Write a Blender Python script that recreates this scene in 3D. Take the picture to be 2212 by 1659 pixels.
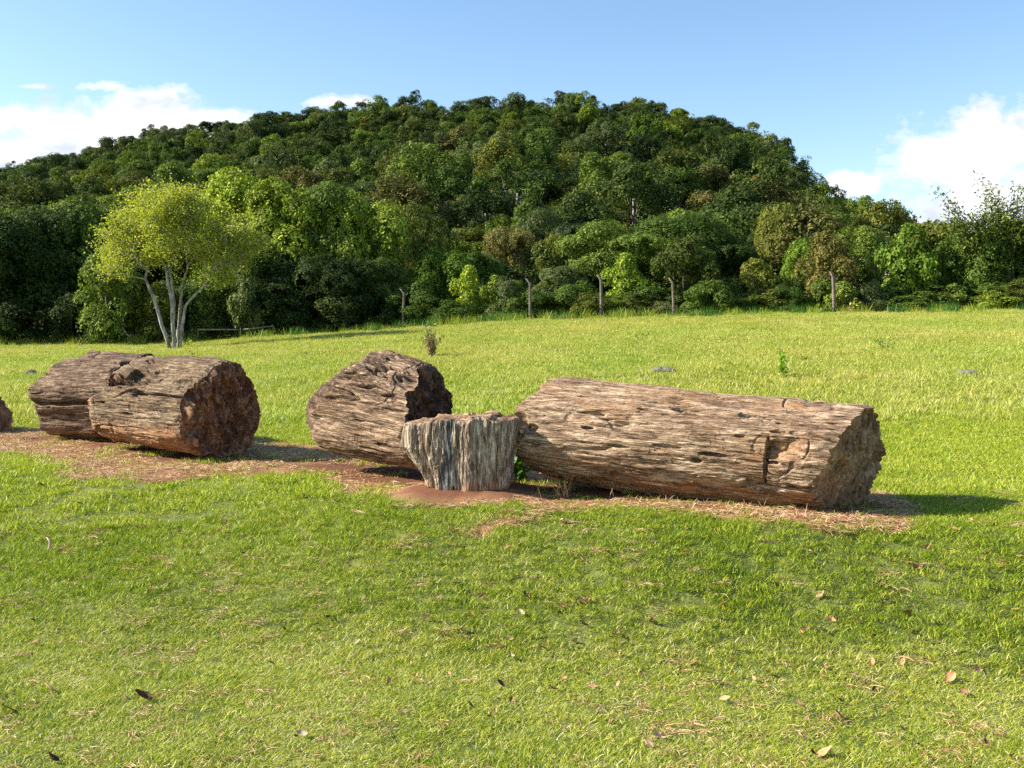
import bpy, math, random
import numpy as np
from mathutils import Matrix, Vector

for o in list(bpy.data.objects):
    bpy.data.objects.remove(o)
scene = bpy.context.scene
COL = scene.collection
R = math.radians

# ------------------------------------------------------------------ camera
EYE = 1.5
PITCH = 3.1
F = 995.56
K = 2212 / 1024.0
cam_d = bpy.data.cameras.new("camera")
cam_d.sensor_width = 36
cam_d.lens = 35
cam_d.clip_start = 0.1
cam_d.clip_end = 20000
cam = bpy.data.objects.new("camera", cam_d)
COL.objects.link(cam)
cam.location = (0, 0, EYE)
cam.rotation_euler = (R(90 - PITCH), 0, 0)
scene.camera = cam

# ------------------------------------------------------------------ light
SUN_EL, SUN_AZ = 33.0, 1.0       # azimuth: degrees behind the pure left (-x) direction
sx = -math.cos(R(SUN_EL)) * math.cos(R(SUN_AZ))
sy = math.cos(R(SUN_EL)) * math.sin(R(SUN_AZ))
sz = math.sin(R(SUN_EL))
sun_d = bpy.data.lights.new("sun", 'SUN')
sun_d.energy = 5.0
sun_d.angle = R(0.53)
sun_d.color = (1.0, 0.93, 0.80)
sun = bpy.data.objects.new("sun", sun_d)
COL.objects.link(sun)
sun.rotation_euler = Vector((sx, sy, sz)).to_track_quat('Z', 'Y').to_euler()
scene.view_settings.view_transform = 'Standard'
scene.view_settings.look = 'None'
scene.view_settings.gamma = 1
scene.view_settings.exposure = 1.22
scene.cycles.max_bounces = 6
scene.cycles.diffuse_bounces = 3
scene.cycles.glossy_bounces = 2
scene.cycles.transmission_bounces = 3
scene.cycles.transparent_max_bounces = 4
scene.cycles.use_denoising = False
scene.cycles.sample_clamp_indirect = 4

world = bpy.data.worlds.new("World")
scene.world = world
world.use_nodes = True


class NT:
    """tiny node helper"""
    def __init__(s, tree):
        s.t = tree
        s.n = tree.nodes
        s.l = tree.links

    def new(s, kind, **kw):
        nd = s.n.new(kind)
        for k, v in kw.items():
            setattr(nd, k, v)
        return nd

    def put(s, sock, v):
        if hasattr(v, 'is_output') or isinstance(v, bpy.types.NodeSocket):
            s.l.new(v, sock)
        else:
            sock.default_value = v

    def math(s, op, a, b=0.0, c=None, clamp=False):
        nd = s.new('ShaderNodeMath', operation=op, use_clamp=clamp)
        s.put(nd.inputs[0], a)
        s.put(nd.inputs[1], b)
        if c is not None:
            s.put(nd.inputs[2], c)
        return nd.outputs[0]

    def mix(s, f, a, b, mode='MIX'):
        nd = s.new('ShaderNodeMix', data_type='RGBA', blend_type=mode)
        s.put(nd.inputs[0], f)
        s.put(nd.inputs[6], a)
        s.put(nd.inputs[7], b)
        return nd.outputs[2]

    def noise(s, vec, scale, detail=4, rough=0.55, dist=0.0):
        nd = s.new('ShaderNodeTexNoise')
        if vec is not None:
            s.l.new(vec, nd.inputs['Vector'])
        nd.inputs['Scale'].default_value = scale
        nd.inputs['Detail'].default_value = detail
        nd.inputs['Roughness'].default_value = rough
        nd.inputs['Distortion'].default_value = dist
        return nd.outputs[0]

    def ramp(s, fac, stops, interp='LINEAR'):
        nd = s.new('ShaderNodeValToRGB')
        cr = nd.color_ramp
        cr.interpolation = interp
        while len(cr.elements) > 1:
            cr.elements.remove(cr.elements[-1])
        for i, (p, c) in enumerate(stops):
            e = cr.elements[0] if i == 0 else cr.elements.new(p)
            e.position = p
            e.color = (c[0], c[1], c[2], 1) if hasattr(c, '__len__') else (c, c, c, 1)
        s.put(nd.inputs[0], fac)
        return nd.outputs[0]

    def mapping(s, vec, scale=(1, 1, 1), loc=(0, 0, 0), rot=(0, 0, 0)):
        nd = s.new('ShaderNodeMapping')
        s.l.new(vec, nd.inputs[0])
        nd.inputs['Location'].default_value = loc
        nd.inputs['Rotation'].default_value = rot
        nd.inputs['Scale'].default_value = scale
        return nd.outputs[0]


def build_world():
    w = NT(world.node_tree)
    w.n.clear()
    out = w.new('ShaderNodeOutputWorld')
    sky = w.new('ShaderNodeTexSky', sky_type='NISHITA')
    sky.sun_disc = False
    sky.sun_elevation = R(SUN_EL)
    sky.sun_rotation = math.atan2(sx, sy)
    sky.altitude = 300
    sky.air_density = 1.0
    sky.dust_density = 0.6
    sky.ozone_density = 0.6
    bg = w.new('ShaderNodeBackground')
    hs = w.new('ShaderNodeHueSaturation')
    hs.inputs['Saturation'].default_value = 1.14
    w.l.new(sky.outputs[0], hs.inputs['Color'])
    w.l.new(hs.outputs[0], bg.inputs[0])
    bg.inputs[1].default_value = 0.10
    # clouds fixed in world direction: u = x/y, v = z/y for the half of the sky ahead
    tc = w.new('ShaderNodeTexCoord')
    sep = w.new('ShaderNodeSeparateXYZ')
    w.l.new(tc.outputs['Generated'], sep.inputs[0])
    y = w.math('MAXIMUM', sep.outputs[1], 0.05)
    u = w.math('DIVIDE', sep.outputs[0], y)
    v = w.math('DIVIDE', sep.outputs[2], y)
    comb = w.new('ShaderNodeCombineXYZ')
    w.l.new(u, comb.inputs[0])
    w.l.new(v, comb.inputs[1])
    uv = comb.outputs[0]
    n1 = w.noise(w.mapping(uv, (1.0, 1.3, 1)), 7.0, 8, 0.58)
    n2 = w.noise(w.mapping(uv, (1.0, 1.6, 1), (3, 1, 0)), 30.0, 6, 0.6)

    def P(px, py):
        X = (px / K - 512) / F
        Z = -(py / K - 384) / F
        c, s_ = math.cos(R(PITCH)), math.sin(R(PITCH))
        Y = c + Z * s_
        return X / Y, (Z * c - s_) / Y
    blobs = []
    for (px, py, wx, wy, st) in CLOUDS:
        cu, cv = P(px, py)
        ru, rv = wx / K / F, wy / K / F
        a = w.math('DIVIDE', w.math('SUBTRACT', u, cu), ru)
        b = w.math('DIVIDE', w.math('SUBTRACT', v, cv), rv)
        d = w.math('SQRT', w.math('ADD', w.math('MULTIPLY', a, a), w.math('MULTIPLY', b, b)))
        blobs.append(w.math('MULTIPLY', w.math('SUBTRACT', 1.0, d), st))
    m = blobs[0]
    for b in blobs[1:]:
        m = w.math('SMOOTH_MAX', m, b, 0.12)
    m = w.math('ADD', m, w.math('MULTIPLY', w.math('SUBTRACT', n1, 0.5), 2.0))
    m = w.math('ADD', m, w.math('MULTIPLY', w.math('SUBTRACT', n2, 0.5), 1.5))
    cov = w.ramp(m, [(0.0, 0), (0.16, 0.35), (0.42, 1)], 'EASE')
    ahead = w.math('GREATER_THAN', sep.outputs[1], 0.06)
    cov = w.math('MULTIPLY', cov, ahead)
    cb = w.new('ShaderNodeBackground')
    shade = w.noise(w.mapping(uv, (1, 1.5, 1), (7, 0, 0)), 14.0, 5, 0.55)
    w.l.new(w.ramp(shade, [(0.36, (0.46, 0.51, 0.62)), (0.56, (0.74, 0.74, 0.76))]), cb.inputs[0])
    cb.inputs[1].default_value = 0.74
    mx = w.new('ShaderNodeMixShader')
    w.l.new(cov, mx.inputs[0])
    w.l.new(bg.outputs[0], mx.inputs[1])
    w.l.new(cb.outputs[0], mx.inputs[2])
    w.l.new(mx.outputs[0], out.inputs[0])


CLOUDS = [  # px, py, half width, half height, strength
    (150, 285, 230, 70, 0.85), (400, 275, 140, 55, 0.8), (520, 262, 90, 20, 0.7), (330, 245, 130, 60, 1.0), (60, 345, 260, 70, 1.0), (470, 252, 130, 26, 0.8), (60, 260, 120, 60, 0.8),
    (-150, 330, 200, 90, 1.0), (720, 222, 90, 16, 0.6), (75, 187, 45, 8, 0.6), (200, 187, 70, 12, 0.45), (15, 242, 40, 12, 0.6),
    (2090, 340, 150, 110, 1.0), (2200, 300, 110, 80, 0.8), (1985, 340, 95, 100, 0.9), (2095, 480, 165, 110, 1.0), (2135, 260, 60, 60, 0.8), (1850, 402, 66, 30, 1.2),
    (2300, 420, 160, 120, 0.9), (2010, 530, 120, 50, 1.0),
]
build_world()

# ------------------------------------------------------------------ geometry of the picture -> world
cP, sP = math.cos(R(PITCH)), math.sin(R(PITCH))


def W(px, py, Y):
    """world point at depth Y seen at (px, py) of the 2212 px wide view"""
    X = (px / K - 512) / F
    Z = -(py / K - 384) / F
    dx, dy, dz = X, cP + Z * sP, Z * cP - sP
    t = Y / dy
    return Vector((dx * t, Y, EYE + dz * t))


def col_a(px):
    return (px / K - 512) / F


# ------------------------------------------------------------------ noise
def _h(ix, iy, iz, seed):
    h = (ix.astype(np.int64) * 374761393 + iy.astype(np.int64) * 668265263 + iz.astype(np.int64) * 2147483647 % 4294967291 + seed * 144665) & 0xFFFFFFFF
    h = (h ^ (h >> 13)) * 1274126177 & 0xFFFFFFFF
    h = (h ^ (h >> 16)) * 2246822519 & 0xFFFFFFFF
    return ((h ^ (h >> 15)) & 0xFFFFFF) / float(0xFFFFFF)


def vnoise(x, y, z, seed=0):
    x, y, z = np.broadcast_arrays(x, y, z)
    fx, fy, fz = np.floor(x), np.floor(y), np.floor(z)
    tx, ty, tz = x - fx, y - fy, z - fz
    tx, ty, tz = [t * t * (3 - 2 * t) for t in (tx, ty, tz)]
    fx, fy, fz = fx.astype(np.int64), fy.astype(np.int64), fz.astype(np.int64)
    r = 0
    for i in (0, 1):
        for j in (0, 1):
            for k in (0, 1):
                wgt = (tx if i else 1 - tx) * (ty if j else 1 - ty) * (tz if k else 1 - tz)
                r = r + wgt * _h(fx + i, fy + j, fz + k, seed)
    return r * 2 - 1


def fbm(x, y, z, octv=4, seed=0, gain=0.5):
    a, s, t = 1.0, 0, 0
    for o in range(octv):
        s = s + a * vnoise(x * 2 ** o, y * 2 ** o, z * 2 ** o, seed + o * 17)
        t += a
        a *= gain
    return s / t


def sstep(a, b, x):
    t = np.clip((x - a) / (b - a), 0, 1)
    return t * t * (3 - 2 * t)


# ------------------------------------------------------------------ terrain height
FX = np.array([-900, 0, 370, 600, 870, 1140, 1460, 2212, 3100]) / K
FROW = np.array([752, 745, 742, 726, 708, 692, 683, 672, 664]) / K
FA = (FX - 512) / F
FZ = EYE + (330.1 - FROW) * 57 / F
# hill crest: column, silhouette row, crest distance
HC = np.array([(-1500, 560, 430), (-700, 470, 430), (-250, 400, 430), (0, 360, 420), (130, 335, 400), (250, 300, 385), (400, 268, 365), (520, 262, 345), (600, 235, 330),
               (700, 228, 315), (800, 215, 305), (950, 209, 300), (1100, 205, 300), (1250, 204, 298), (1400, 214, 295),
               (1500, 240, 290), (1600, 264, 280), (1680, 302, 268), (1740, 385, 250), (1850, 440, 235), (1900, 475, 222),
               (1960, 520, 205), (2010, 550, 190), (2100, 590, 175), (2212, 620, 160), (2600, 640, 150), (3600, 655, 150)], float)
HA = (HC[:, 0] / K - 512) / F
HD = HC[:, 2]
HZ = EYE + (330.1 - HC[:, 1] / K) * HD / F - 6.8


def height(x, y):
    x = np.asarray(x, float)
    y = np.asarray(y, float)
    a = x / np.maximum(y, 4.0)
    # bank in front of the logs
    ye = np.interp(x, [-6, -3.0, -1.2, 0, 1, 3, 6], [11.2, 10.4, 9.0, 8.35, 8.1, 7.75, 7.4])
    yf = np.interp(x, [-6, -2, 0, 3], [7.0, 6.7, 6.3, 6.0])
    t = np.clip((y - yf) / (ye - yf), 0, 1)
    z = -0.72 + 0.72 * (t * t * (3 - 2 * t) * 0.8 + 0.2 * t)
    z = z - 0.02 * np.clip(yf - y, 0, 4)
    fz = np.interp(a, FA, FZ)
    t2 = np.clip((y - 13.5) / (57 - 13.5), 0, 1.0)
    z = z + fz * (0.8 * t2 + 0.2 * t2 * t2)
    z = z + 0.10 * fbm(x * 0.12, y * 0.12, 0 * x, 2, 5) * sstep(14, 25, y)
    z = z + 0.035 * fbm(x * 0.9, y * 0.9, 0 * x, 3, 9)
    z = z + np.clip((y - 57) / 30, 0, 1) * 0.8
    # hill
    D = np.interp(a, HA, HD)
    Z = np.interp(a, HA, HZ)
    t3 = np.clip((y - 84) / (D - 84), 0, 1)
    zh = (Z - z) * (0.80 * t3 + 0.20 * t3 ** 3) * (y > 84)
    zh = zh + 6.0 * fbm(x * 0.014, y * 0.014, 0 * x, 3, 21) * np.sin(np.pi * t3) * (1 - t3)
    z = np.where(y > 84, z + zh, z)
    z = np.where(y > D, Z - (y - D) * 0.30, z)
    return np.maximum(z, -3)


def hgt(x, y):
    return float(height(np.array([x]), np.array([y]))[0])


def ground_at(px, py):
    """where the ray through the picture point meets the terrain"""
    Y = 2.0 * (70 / 2.0) ** np.linspace(0, 1, 2500)
    d = W(px, py, 1.0) - Vector((0, 0, EYE))
    X, Z = d.x * Y, EYE + d.z * Y
    k = np.nonzero(Z <= height(X, Y))[0]
    if len(k):
        y = Y[k[0]]
        return Vector((d.x * y, y, hgt(d.x * y, y)))
    return W(px, py, 57)


# dry bare strip round the logs (picture outline laid on the plateau, then used in world metres)
DIRT = [(-200, 930), (0, 925), (60, 925), (140, 930), (300, 955), (560, 948), (700, 965), (820, 985), (1000, 985), (1200, 1010), (1500, 1030), (1820, 1045), (1900, 1058),
        (1975, 1075), (2010, 1100), (1960, 1132), (1800, 1133), (1650, 1122), (1500, 1102), (1380, 1090), (1230, 1094),
        (1160, 1112), (1040, 1142), (1030, 1132), (1120, 1103), (1150, 1090), (1000, 1090), (860, 1075), (760, 1052),
        (690, 1022), (560, 1018), (450, 1028), (300, 1032), (180, 1022), (60, 985), (-200, 960)]
DP = []
for (px, py) in DIRT:
    g = None
    p0 = W(px, py, 1.0) - Vector((0, 0, EYE))
    t = -EYE / p0.z
    p = Vector((0, 0, EYE)) + p0 * t
    q = ground_at(px, py + (9 if py > 1015 else 0))
    DP.append((q.x, q.y))
DP = np.array(DP)


def poly_sd(x, y, P=DP):
    x = np.asarray(x, float)
    y = np.asarray(y, float)
    d = np.full(x.shape, 1e9)
    inside = np.zeros(x.shape, bool)
    n = len(P)
    for i in range(n):
        a, b = P[i], P[(i + 1) % n]
        ex, ey = b - a
        wx, wy = x - a[0], y - a[1]
        t = np.clip((wx * ex + wy * ey) / (ex * ex + ey * ey + 1e-9), 0, 1)
        d = np.minimum(d, np.hypot(wx - ex * t, wy - ey * t))
        c = ((a[1] > y) != (b[1] > y)) & (x < (b[0] - a[0]) * (y - a[1]) / (b[1] - a[1] + 1e-12) + a[0])
        inside ^= c
    return np.where(inside, d, -d)


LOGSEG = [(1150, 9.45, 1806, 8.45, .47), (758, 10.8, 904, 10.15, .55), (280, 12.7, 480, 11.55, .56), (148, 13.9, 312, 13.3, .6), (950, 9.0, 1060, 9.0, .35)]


def under_log_shade(x, y):  # mask for the contact shade painted into the soil; also thins the straw
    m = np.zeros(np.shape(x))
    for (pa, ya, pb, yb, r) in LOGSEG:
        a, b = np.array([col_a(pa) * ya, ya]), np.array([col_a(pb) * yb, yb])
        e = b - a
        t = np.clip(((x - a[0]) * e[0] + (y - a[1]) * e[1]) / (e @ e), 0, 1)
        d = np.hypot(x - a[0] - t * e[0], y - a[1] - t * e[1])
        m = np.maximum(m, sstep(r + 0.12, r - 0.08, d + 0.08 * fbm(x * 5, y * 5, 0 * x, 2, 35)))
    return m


def dirt_mask(x, y):
    sd = poly_sd(x, y)
    sd = sd + 0.14 * fbm(x * 2.5, y * 2.5, 0 * x, 3, 31) + 0.05 * fbm(x * 12, y * 12, 0 * x, 2, 33)
    m = sstep(-0.10, 0.14, sd)
    far = y > 16
    return np.where(far, 0, m)


# ------------------------------------------------------------------ mesh helpers
def mesh_np(name, V, loops, starts, mats=(), smooth=True, attrs=None):
    me = bpy.data.meshes.new(name)
    V = np.asarray(V, np.float32)
    loops = np.asarray(loops, np.int32).ravel()
    starts = np.asarray(starts, np.int32)
    me.vertices.add(len(V))
    me.vertices.foreach_set('co', V.ravel())
    me.loops.add(len(loops))
    me.loops.foreach_set('vertex_index', loops)
    me.polygons.add(len(starts))
    me.polygons.foreach_set('loop_start', starts)
    if smooth:
        me.polygons.foreach_set('use_smooth', np.ones(len(starts), bool))
    for k, (dom, arr) in (attrs or {}).items():
        at = me.attributes.new(k, 'FLOAT', dom)
        at.data.foreach_set('value', np.asarray(arr, np.float32))
    me.update(calc_edges=True)
    for m in mats:
        me.materials.append(m)
    return me


def quads(name, V, Q, mats=(), smooth=True, attrs=None):
    Q = np.asarray(Q)
    return mesh_np(name, V, Q, np.arange(len(Q)) * 4, mats, smooth, attrs)


def link(name, me, parent=None, loc=None, rot=None):
    o = bpy.data.objects.new(name, me)
    COL.objects.link(o)
    if parent is not None:
        o.parent = parent
    if loc is not None:
        o.location = loc
    if rot is not None:
        o.rotation_euler = rot
    return o


def tag(o, label=None, cat=None, group=None, kind=None):
    if label:
        o['label'] = label
    if cat:
        o['category'] = cat
    if group:
        o['group'] = group
    if kind:
        o['kind'] = kind
    return o


def gridmesh(name, X, Y, Z, mats=(), attrs=None):
    n, m = X.shape
    V = np.stack([X, Y, Z], -1).reshape(-1, 3)
    i = np.arange(n - 1)[:, None] * m + np.arange(m - 1)[None, :]
    Q = np.stack([i, i + 1, i + m + 1, i + m], -1).reshape(-1, 4)
    return quads(name, V, Q, mats, True, attrs)


def tube_data(pts, rads, seg=8, jitter=0.0, rng=None):
    pts = [Vector(p) for p in pts]
    V, Q = [], []
    up = Vector((0.31, 0.17, 0.93))
    for i, p in enumerate(pts):
        d = (pts[min(i + 1, len(pts) - 1)] - pts[max(i - 1, 0)]).normalized()
        a = d.cross(up)
        if a.length < 1e-3:
            a = d.cross(Vector((1, 0, 0)))
        a.normalize()
        b = d.cross(a)
        for k in range(seg):
            t = 2 * math.pi * k / seg
            rr = rads[i] * (1 + (rng.uniform(-jitter, jitter) if rng and jitter else 0))
            V.append(tuple(p + a * math.cos(t) * rr + b * math.sin(t) * rr))
    for i in range(len(pts) - 1):
        for k in range(seg):
            Q.append((i * seg + k, i * seg + (k + 1) % seg, (i + 1) * seg + (k + 1) % seg, (i + 1) * seg + k))
    return V, Q


class MB:
    def __init__(s):
        s.V, s.F = [], []

    def tube(s, pts, rads, seg=8, jitter=0.0, rng=None, cap=True):
        V, Q = tube_data(pts, rads, seg, jitter, rng)
        o = len(s.V)
        s.V += V
        s.F += [tuple(i + o for i in q) for q in Q]
        if cap:
            n = len(pts)
            s.F.append(tuple(o + (n - 1) * seg + k for k in range(seg)))
            s.F.append(tuple(o + k for k in reversed(range(seg))))

    def add(s, V, Fs):
        o = len(s.V)
        s.V += [tuple(v) for v in V]
        s.F += [tuple(i + o for i in f) for f in Fs]

    def mesh(s, name, mats=(), smooth=True):
        loops = [i for f in s.F for i in f]
        starts = np.cumsum([0] + [len(f) for f in s.F[:-1]])
        return mesh_np(name, s.V, loops, starts, mats, smooth)


# ------------------------------------------------------------------ materials
def new_mat(name):
    m = bpy.data.materials.new(name)
    m.use_nodes = True
    n = NT(m.node_tree)
    n.n.clear()
    out = n.new('ShaderNodeOutputMaterial')
    return m, n, out


def principled(n, col, rough=0.8, normal=None, spec=0.3):
    b = n.new('ShaderNodeBsdfPrincipled')
    n.put(b.inputs['Base Color'], col)
    n.put(b.inputs['Roughness'], rough)
    b.inputs['Specular IOR Level'].default_value = spec
    if normal is not None:
        n.l.new(normal, b.inputs['Normal'])
    return b


def bump(n, h, strength, dist):
    b = n.new('ShaderNodeBump')
    b.inputs['Strength'].default_value = strength
    b.inputs['Distance'].default_value = dist
    n.l.new(h, b.inputs['Height'])
    return b.outputs[0]


def mat_leaf(name, stops, rough=0.5, trans=0.3, objtint=True, spec=0.25, patch=None):
    """foliage: colour varies leaf to leaf (attribute rnd), tree to tree (object colour)"""
    m, n, out = new_mat(name)
    at = n.new('ShaderNodeAttribute', attribute_name='rnd')
    col = n.ramp(at.outputs['Fac'], stops)
    oi = n.new('ShaderNodeObjectInfo')
    if objtint:
        col = n.mix(1.0, col, oi.outputs['Color'], 'MULTIPLY')
        v = n.math('MULTIPLY_ADD', oi.outputs['Random'], 0.7, 0.65)
        hs = n.new('ShaderNodeHueSaturation')
        n.put(hs.inputs['Hue'], n.math('MULTIPLY_ADD', oi.outputs['Random'], -0.035, 0.507))
        n.put(hs.inputs['Value'], v)
        hs.inputs['Saturation'].default_value = 0.95
        n.l.new(col, hs.inputs['Color'])
        col = hs.outputs[0]
    b = principled(n, col, rough, None, spec)
    tr = n.new('ShaderNodeBsdfTranslucent')
    tc = n.mix(1.0, col, (1.25, 1.35, 0.5, 1), 'MULTIPLY')
    n.l.new(tc, tr.inputs[0])
    mx = n.new('ShaderNodeMixShader')
    mx.inputs[0].default_value = trans
    n.l.new(b.outputs[0], mx.inputs[1])
    n.l.new(tr.outputs[0], mx.inputs[2])
    n.l.new(mx.outputs[0], out.inputs[0])
    return m


def mat_grass(name, stops, nscale=0.9, namp=0.45, trans=0.3, rough=0.45, spec=0.3, hue2=None):
    m, n, out = new_mat(name)
    at = n.new('ShaderNodeAttribute', attribute_name='rnd')
    geo = n.new('ShaderNodeNewGeometry')
    ns = n.noise(geo.outputs['Position'], nscale, 4, 0.6)
    f = n.math('ADD', at.outputs['Fac'], n.math('MULTIPLY', n.math('SUBTRACT', ns, 0.5), namp), clamp=True)
    col = n.ramp(f, stops)
    if hue2:
        ns2 = n.noise(n.mapping(geo.outputs['Position'], (1, 1, 1), (11, 4, 2)), 0.16, 3, 0.5)
        col = n.mix(n.ramp(ns2, [(0.4, 0.0), (0.65, 0.8)]), col, hue2, 'MULTIPLY')
    b = principled(n, col, rough, None, spec)
    tr = n.new('ShaderNodeBsdfTranslucent')
    n.l.new(n.mix(1.0, col, (1.15, 1.25, 0.55, 1), 'MULTIPLY'), tr.inputs[0])
    mx = n.new('ShaderNodeMixShader')
    mx.inputs[0].default_value = trans
    n.l.new(b.outputs[0], mx.inputs[1])
    n.l.new(tr.outputs[0], mx.inputs[2])
    n.l.new(mx.outputs[0], out.inputs[0])
    return m


def mat_ground():
    m, n, out = new_mat('soil_and_turf')
    geo = n.new('ShaderNodeNewGeometry')
    pos = geo.outputs['Position']
    at = n.new('ShaderNodeAttribute', attribute_name='dirt')
    g1 = n.noise(pos, 1.3, 5, 0.6)
    g2 = n.noise(pos, 110, 4, 0.75)
    grass = n.ramp(n.math('ADD', n.math('MULTIPLY', g1, 0.3), n.math('MULTIPLY', g2, 0.7)),
                   [(0.38, (0.03, 0.04, 0.01)), (0.5, (0.11, 0.14, 0.03)), (0.62, (0.30, 0.28, 0.10))])
    s1 = n.noise(pos, 5, 6, 0.65)
    s2 = n.noise(n.mapping(pos, (1, 1, 1), (3, 3, 3)), 90, 4, 0.7)
    soil = n.ramp(n.math('ADD', n.math('MULTIPLY', s1, 0.55), n.math('MULTIPLY', s2, 0.45)),
                  [(0.3, (0.14, 0.062, 0.032)), (0.5, (0.27, 0.135, 0.072)), (0.68, (0.44, 0.27, 0.15))])
    bare = n.new('ShaderNodeAttribute', attribute_name='bare')  # straw-thinned soil under the logs, contact shadow painted into its colour
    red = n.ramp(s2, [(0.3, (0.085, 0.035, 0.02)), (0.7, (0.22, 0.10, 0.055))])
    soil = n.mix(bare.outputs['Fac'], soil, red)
    col = n.mix(at.outputs['Fac'], grass, soil)
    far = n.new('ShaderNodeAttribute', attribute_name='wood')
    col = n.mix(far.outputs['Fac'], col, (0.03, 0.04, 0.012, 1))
    b = principled(n, col, 0.95, bump(n, s2, 0.6, 0.01), 0.1)
    n.l.new(b.outputs[0], out.inputs[0])
    return m


def mat_log(name, pal, stain=0.6, stain_h=0.35, grain=(3.6, 32, 32), axis='x', band=None, seed=0.0):
    m, n, out = new_mat(name)
    tc = n.new('ShaderNodeTexCoord')
    ob = tc.outputs['Object']
    v = n.mapping(ob, grain, (seed, seed * 1.7, -seed))
    g1 = n.noise(v, 1.0, 8, 0.68, 0.25)
    g2 = n.noise(n.mapping(ob, tuple(c * 3.2 for c in grain), (seed * 2, 1, 5)), 1.0, 6, 0.7, 0.15)
    g = n.math('ADD', n.math('MULTIPLY', g1, 0.55), n.math('MULTIPLY', g2, 0.45))
    col = n.ramp(g, [(0.38, pal[0]), (0.44, pal[1]), (0.50, pal[2]), (0.55, pal[3]), (0.62, pal[4])])
    big = n.noise(n.mapping(ob, (0.9, 2.4, 2.4), (seed, 9, 2)), 1.6, 4, 0.6)
    col = n.mix(n.ramp(big, [(0.38, 0.7), (0.52, 0.0)]), col, (0.50, 0.42, 0.38, 1), 'MULTIPLY')
    big2 = n.noise(n.mapping(ob, (0.7, 2, 2), (seed + 4, 1, 7)), 1.9, 5, 0.65)
    col = n.mix(n.ramp(big2, [(0.54, 0.0), (0.66, 0.5)]), col, pal[5] + (1,))
    geo = n.new('ShaderNodeNewGeometry')
    sp = n.new('ShaderNodeSeparateXYZ')
    n.l.new(geo.outputs['Position'], sp.inputs[0])
    sn = n.noise(ob, 3.5, 5, 0.65)
    low = n.math('SUBTRACT', 1.0, n.math('DIVIDE', n.math('ADD', sp.outputs[2], n.math('MULTIPLY', n.math('SUBTRACT', sn, 0.5), 0.5)), stain_h), clamp=True)
    low = n.math('MULTIPLY', n.ramp(low, [(0.0, 0), (0.5, 1)]), stain)
    og = n.ramp(g, [(0.35, (0.16, 0.06, 0.02)), (0.52, (0.42, 0.20, 0.08)), (0.68, (0.62, 0.42, 0.26))])
    col = n.mix(low, col, og)
    lic = n.noise(ob, 22, 3, 0.5)
    col = n.mix(n.ramp(lic, [(0.66, 0.0), (0.72, 0.35)]), col, (0.55, 0.52, 0.47, 1))
    if band:
        so = n.new('ShaderNodeSeparateXYZ')
        n.l.new(ob, so.inputs[0])
        q = n.math('ADD', so.outputs[2], n.math('MULTIPLY', n.math('SUBTRACT', big2, 0.5), 0.5))
        q = n.math('SUBTRACT', 1.0, n.math('DIVIDE', n.math('ABSOLUTE', n.math('SUBTRACT', q, band[0])), band[1]), clamp=True)
        dk = n.ramp(g, [(0.42, (0.03, 0.03, 0.032)), (0.54, (0.10, 0.105, 0.11)), (0.66, (0.42, 0.43, 0.43))])
        col = n.mix(n.ramp(q, [(0.0, 0.0), (0.5, 0.9)]), col, dk)
    h = n.math('ADD', g1, n.math('MULTIPLY', g2, 0.6))
    b = principled(n, col, 0.85, bump(n, h, 0.9, 0.03), 0.25)
    n.l.new(b.outputs[0], out.inputs[0])
    return m


def mat_end(name, c0, c1, c2, seed=0.0, streak=(5, 5, 2.2)):
    m, n, out = new_mat(name)
    tc = n.new('ShaderNodeTexCoord')
    v = n.mapping(tc.outputs['Object'], streak, (seed, 2, 3))
    g = n.noise(v, 2.2, 8, 0.7, 0.4)
    g2 = n.noise(n.mapping(tc.outputs['Object'], (1, 1, 1), (seed, 5, 1)), 26, 6, 0.7)
    f = n.math('ADD', n.math('MULTIPLY', g, 0.65), n.math('MULTIPLY', g2, 0.35))
    col = n.ramp(f, [(0.36, c0), (0.50, c1), (0.64, c2)])
    b = principled(n, col, 0.85, bump(n, f, 0.9, 0.04), 0.25)
    n.l.new(b.outputs[0], out.inputs[0])
    return m


def mat_plain(name, stops, scale=8, rough=0.85, stretch=(1, 1, 1), bmp=0.5, bd=0.01):
    m, n, out = new_mat(name)
    tc = n.new('ShaderNodeTexCoord')
    g = n.noise(n.mapping(tc.outputs['Object'], stretch), scale, 6, 0.65)
    col = n.ramp(g, stops)
    b = principled(n, col, rough, bump(n, g, bmp, bd), 0.25)
    n.l.new(b.outputs[0], out.inputs[0])
    return m


M = {}
M['ground'] = mat_ground()
M['lawn'] = mat_grass('lawn_blades', [(0.0, (0.06, 0.15, 0.008)), (0.25, (0.17, 0.26, 0.016)), (0.5, (0.33, 0.39, 0.028)), (0.76, (0.50, 0.52, 0.04)), (0.88, (0.62, 0.52, 0.20)), (1.0, (0.78, 0.68, 0.45))], 1.3, 0.32, 0.3)
M['meadow'] = mat_grass('meadow_blades', [(0.0, (0.14, 0.21, 0.014)), (0.4, (0.30, 0.35, 0.025)), (0.68, (0.48, 0.45, 0.07)), (1.0, (0.70, 0.59, 0.28))], 0.35, 0.3, 0.3, hue2=(0.80, 0.97, 0.7, 1))
M['straw'] = mat_grass('straw_blades', [(0.0, (0.22, 0.10, 0.05)), (0.35, (0.42, 0.23, 0.115)), (0.7, (0.66, 0.43, 0.24)), (1.0, (0.82, 0.65, 0.42))], 3.0, 0.3, 0.15)
M['bark_pale'] = mat_plain('pale_bark', [(0.35, (0.12, 0.11, 0.09)), (0.5, (0.26, 0.24, 0.20)), (0.65, (0.50, 0.48, 0.43))], 5, 0.85, (1, 1, 0.35))
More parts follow.
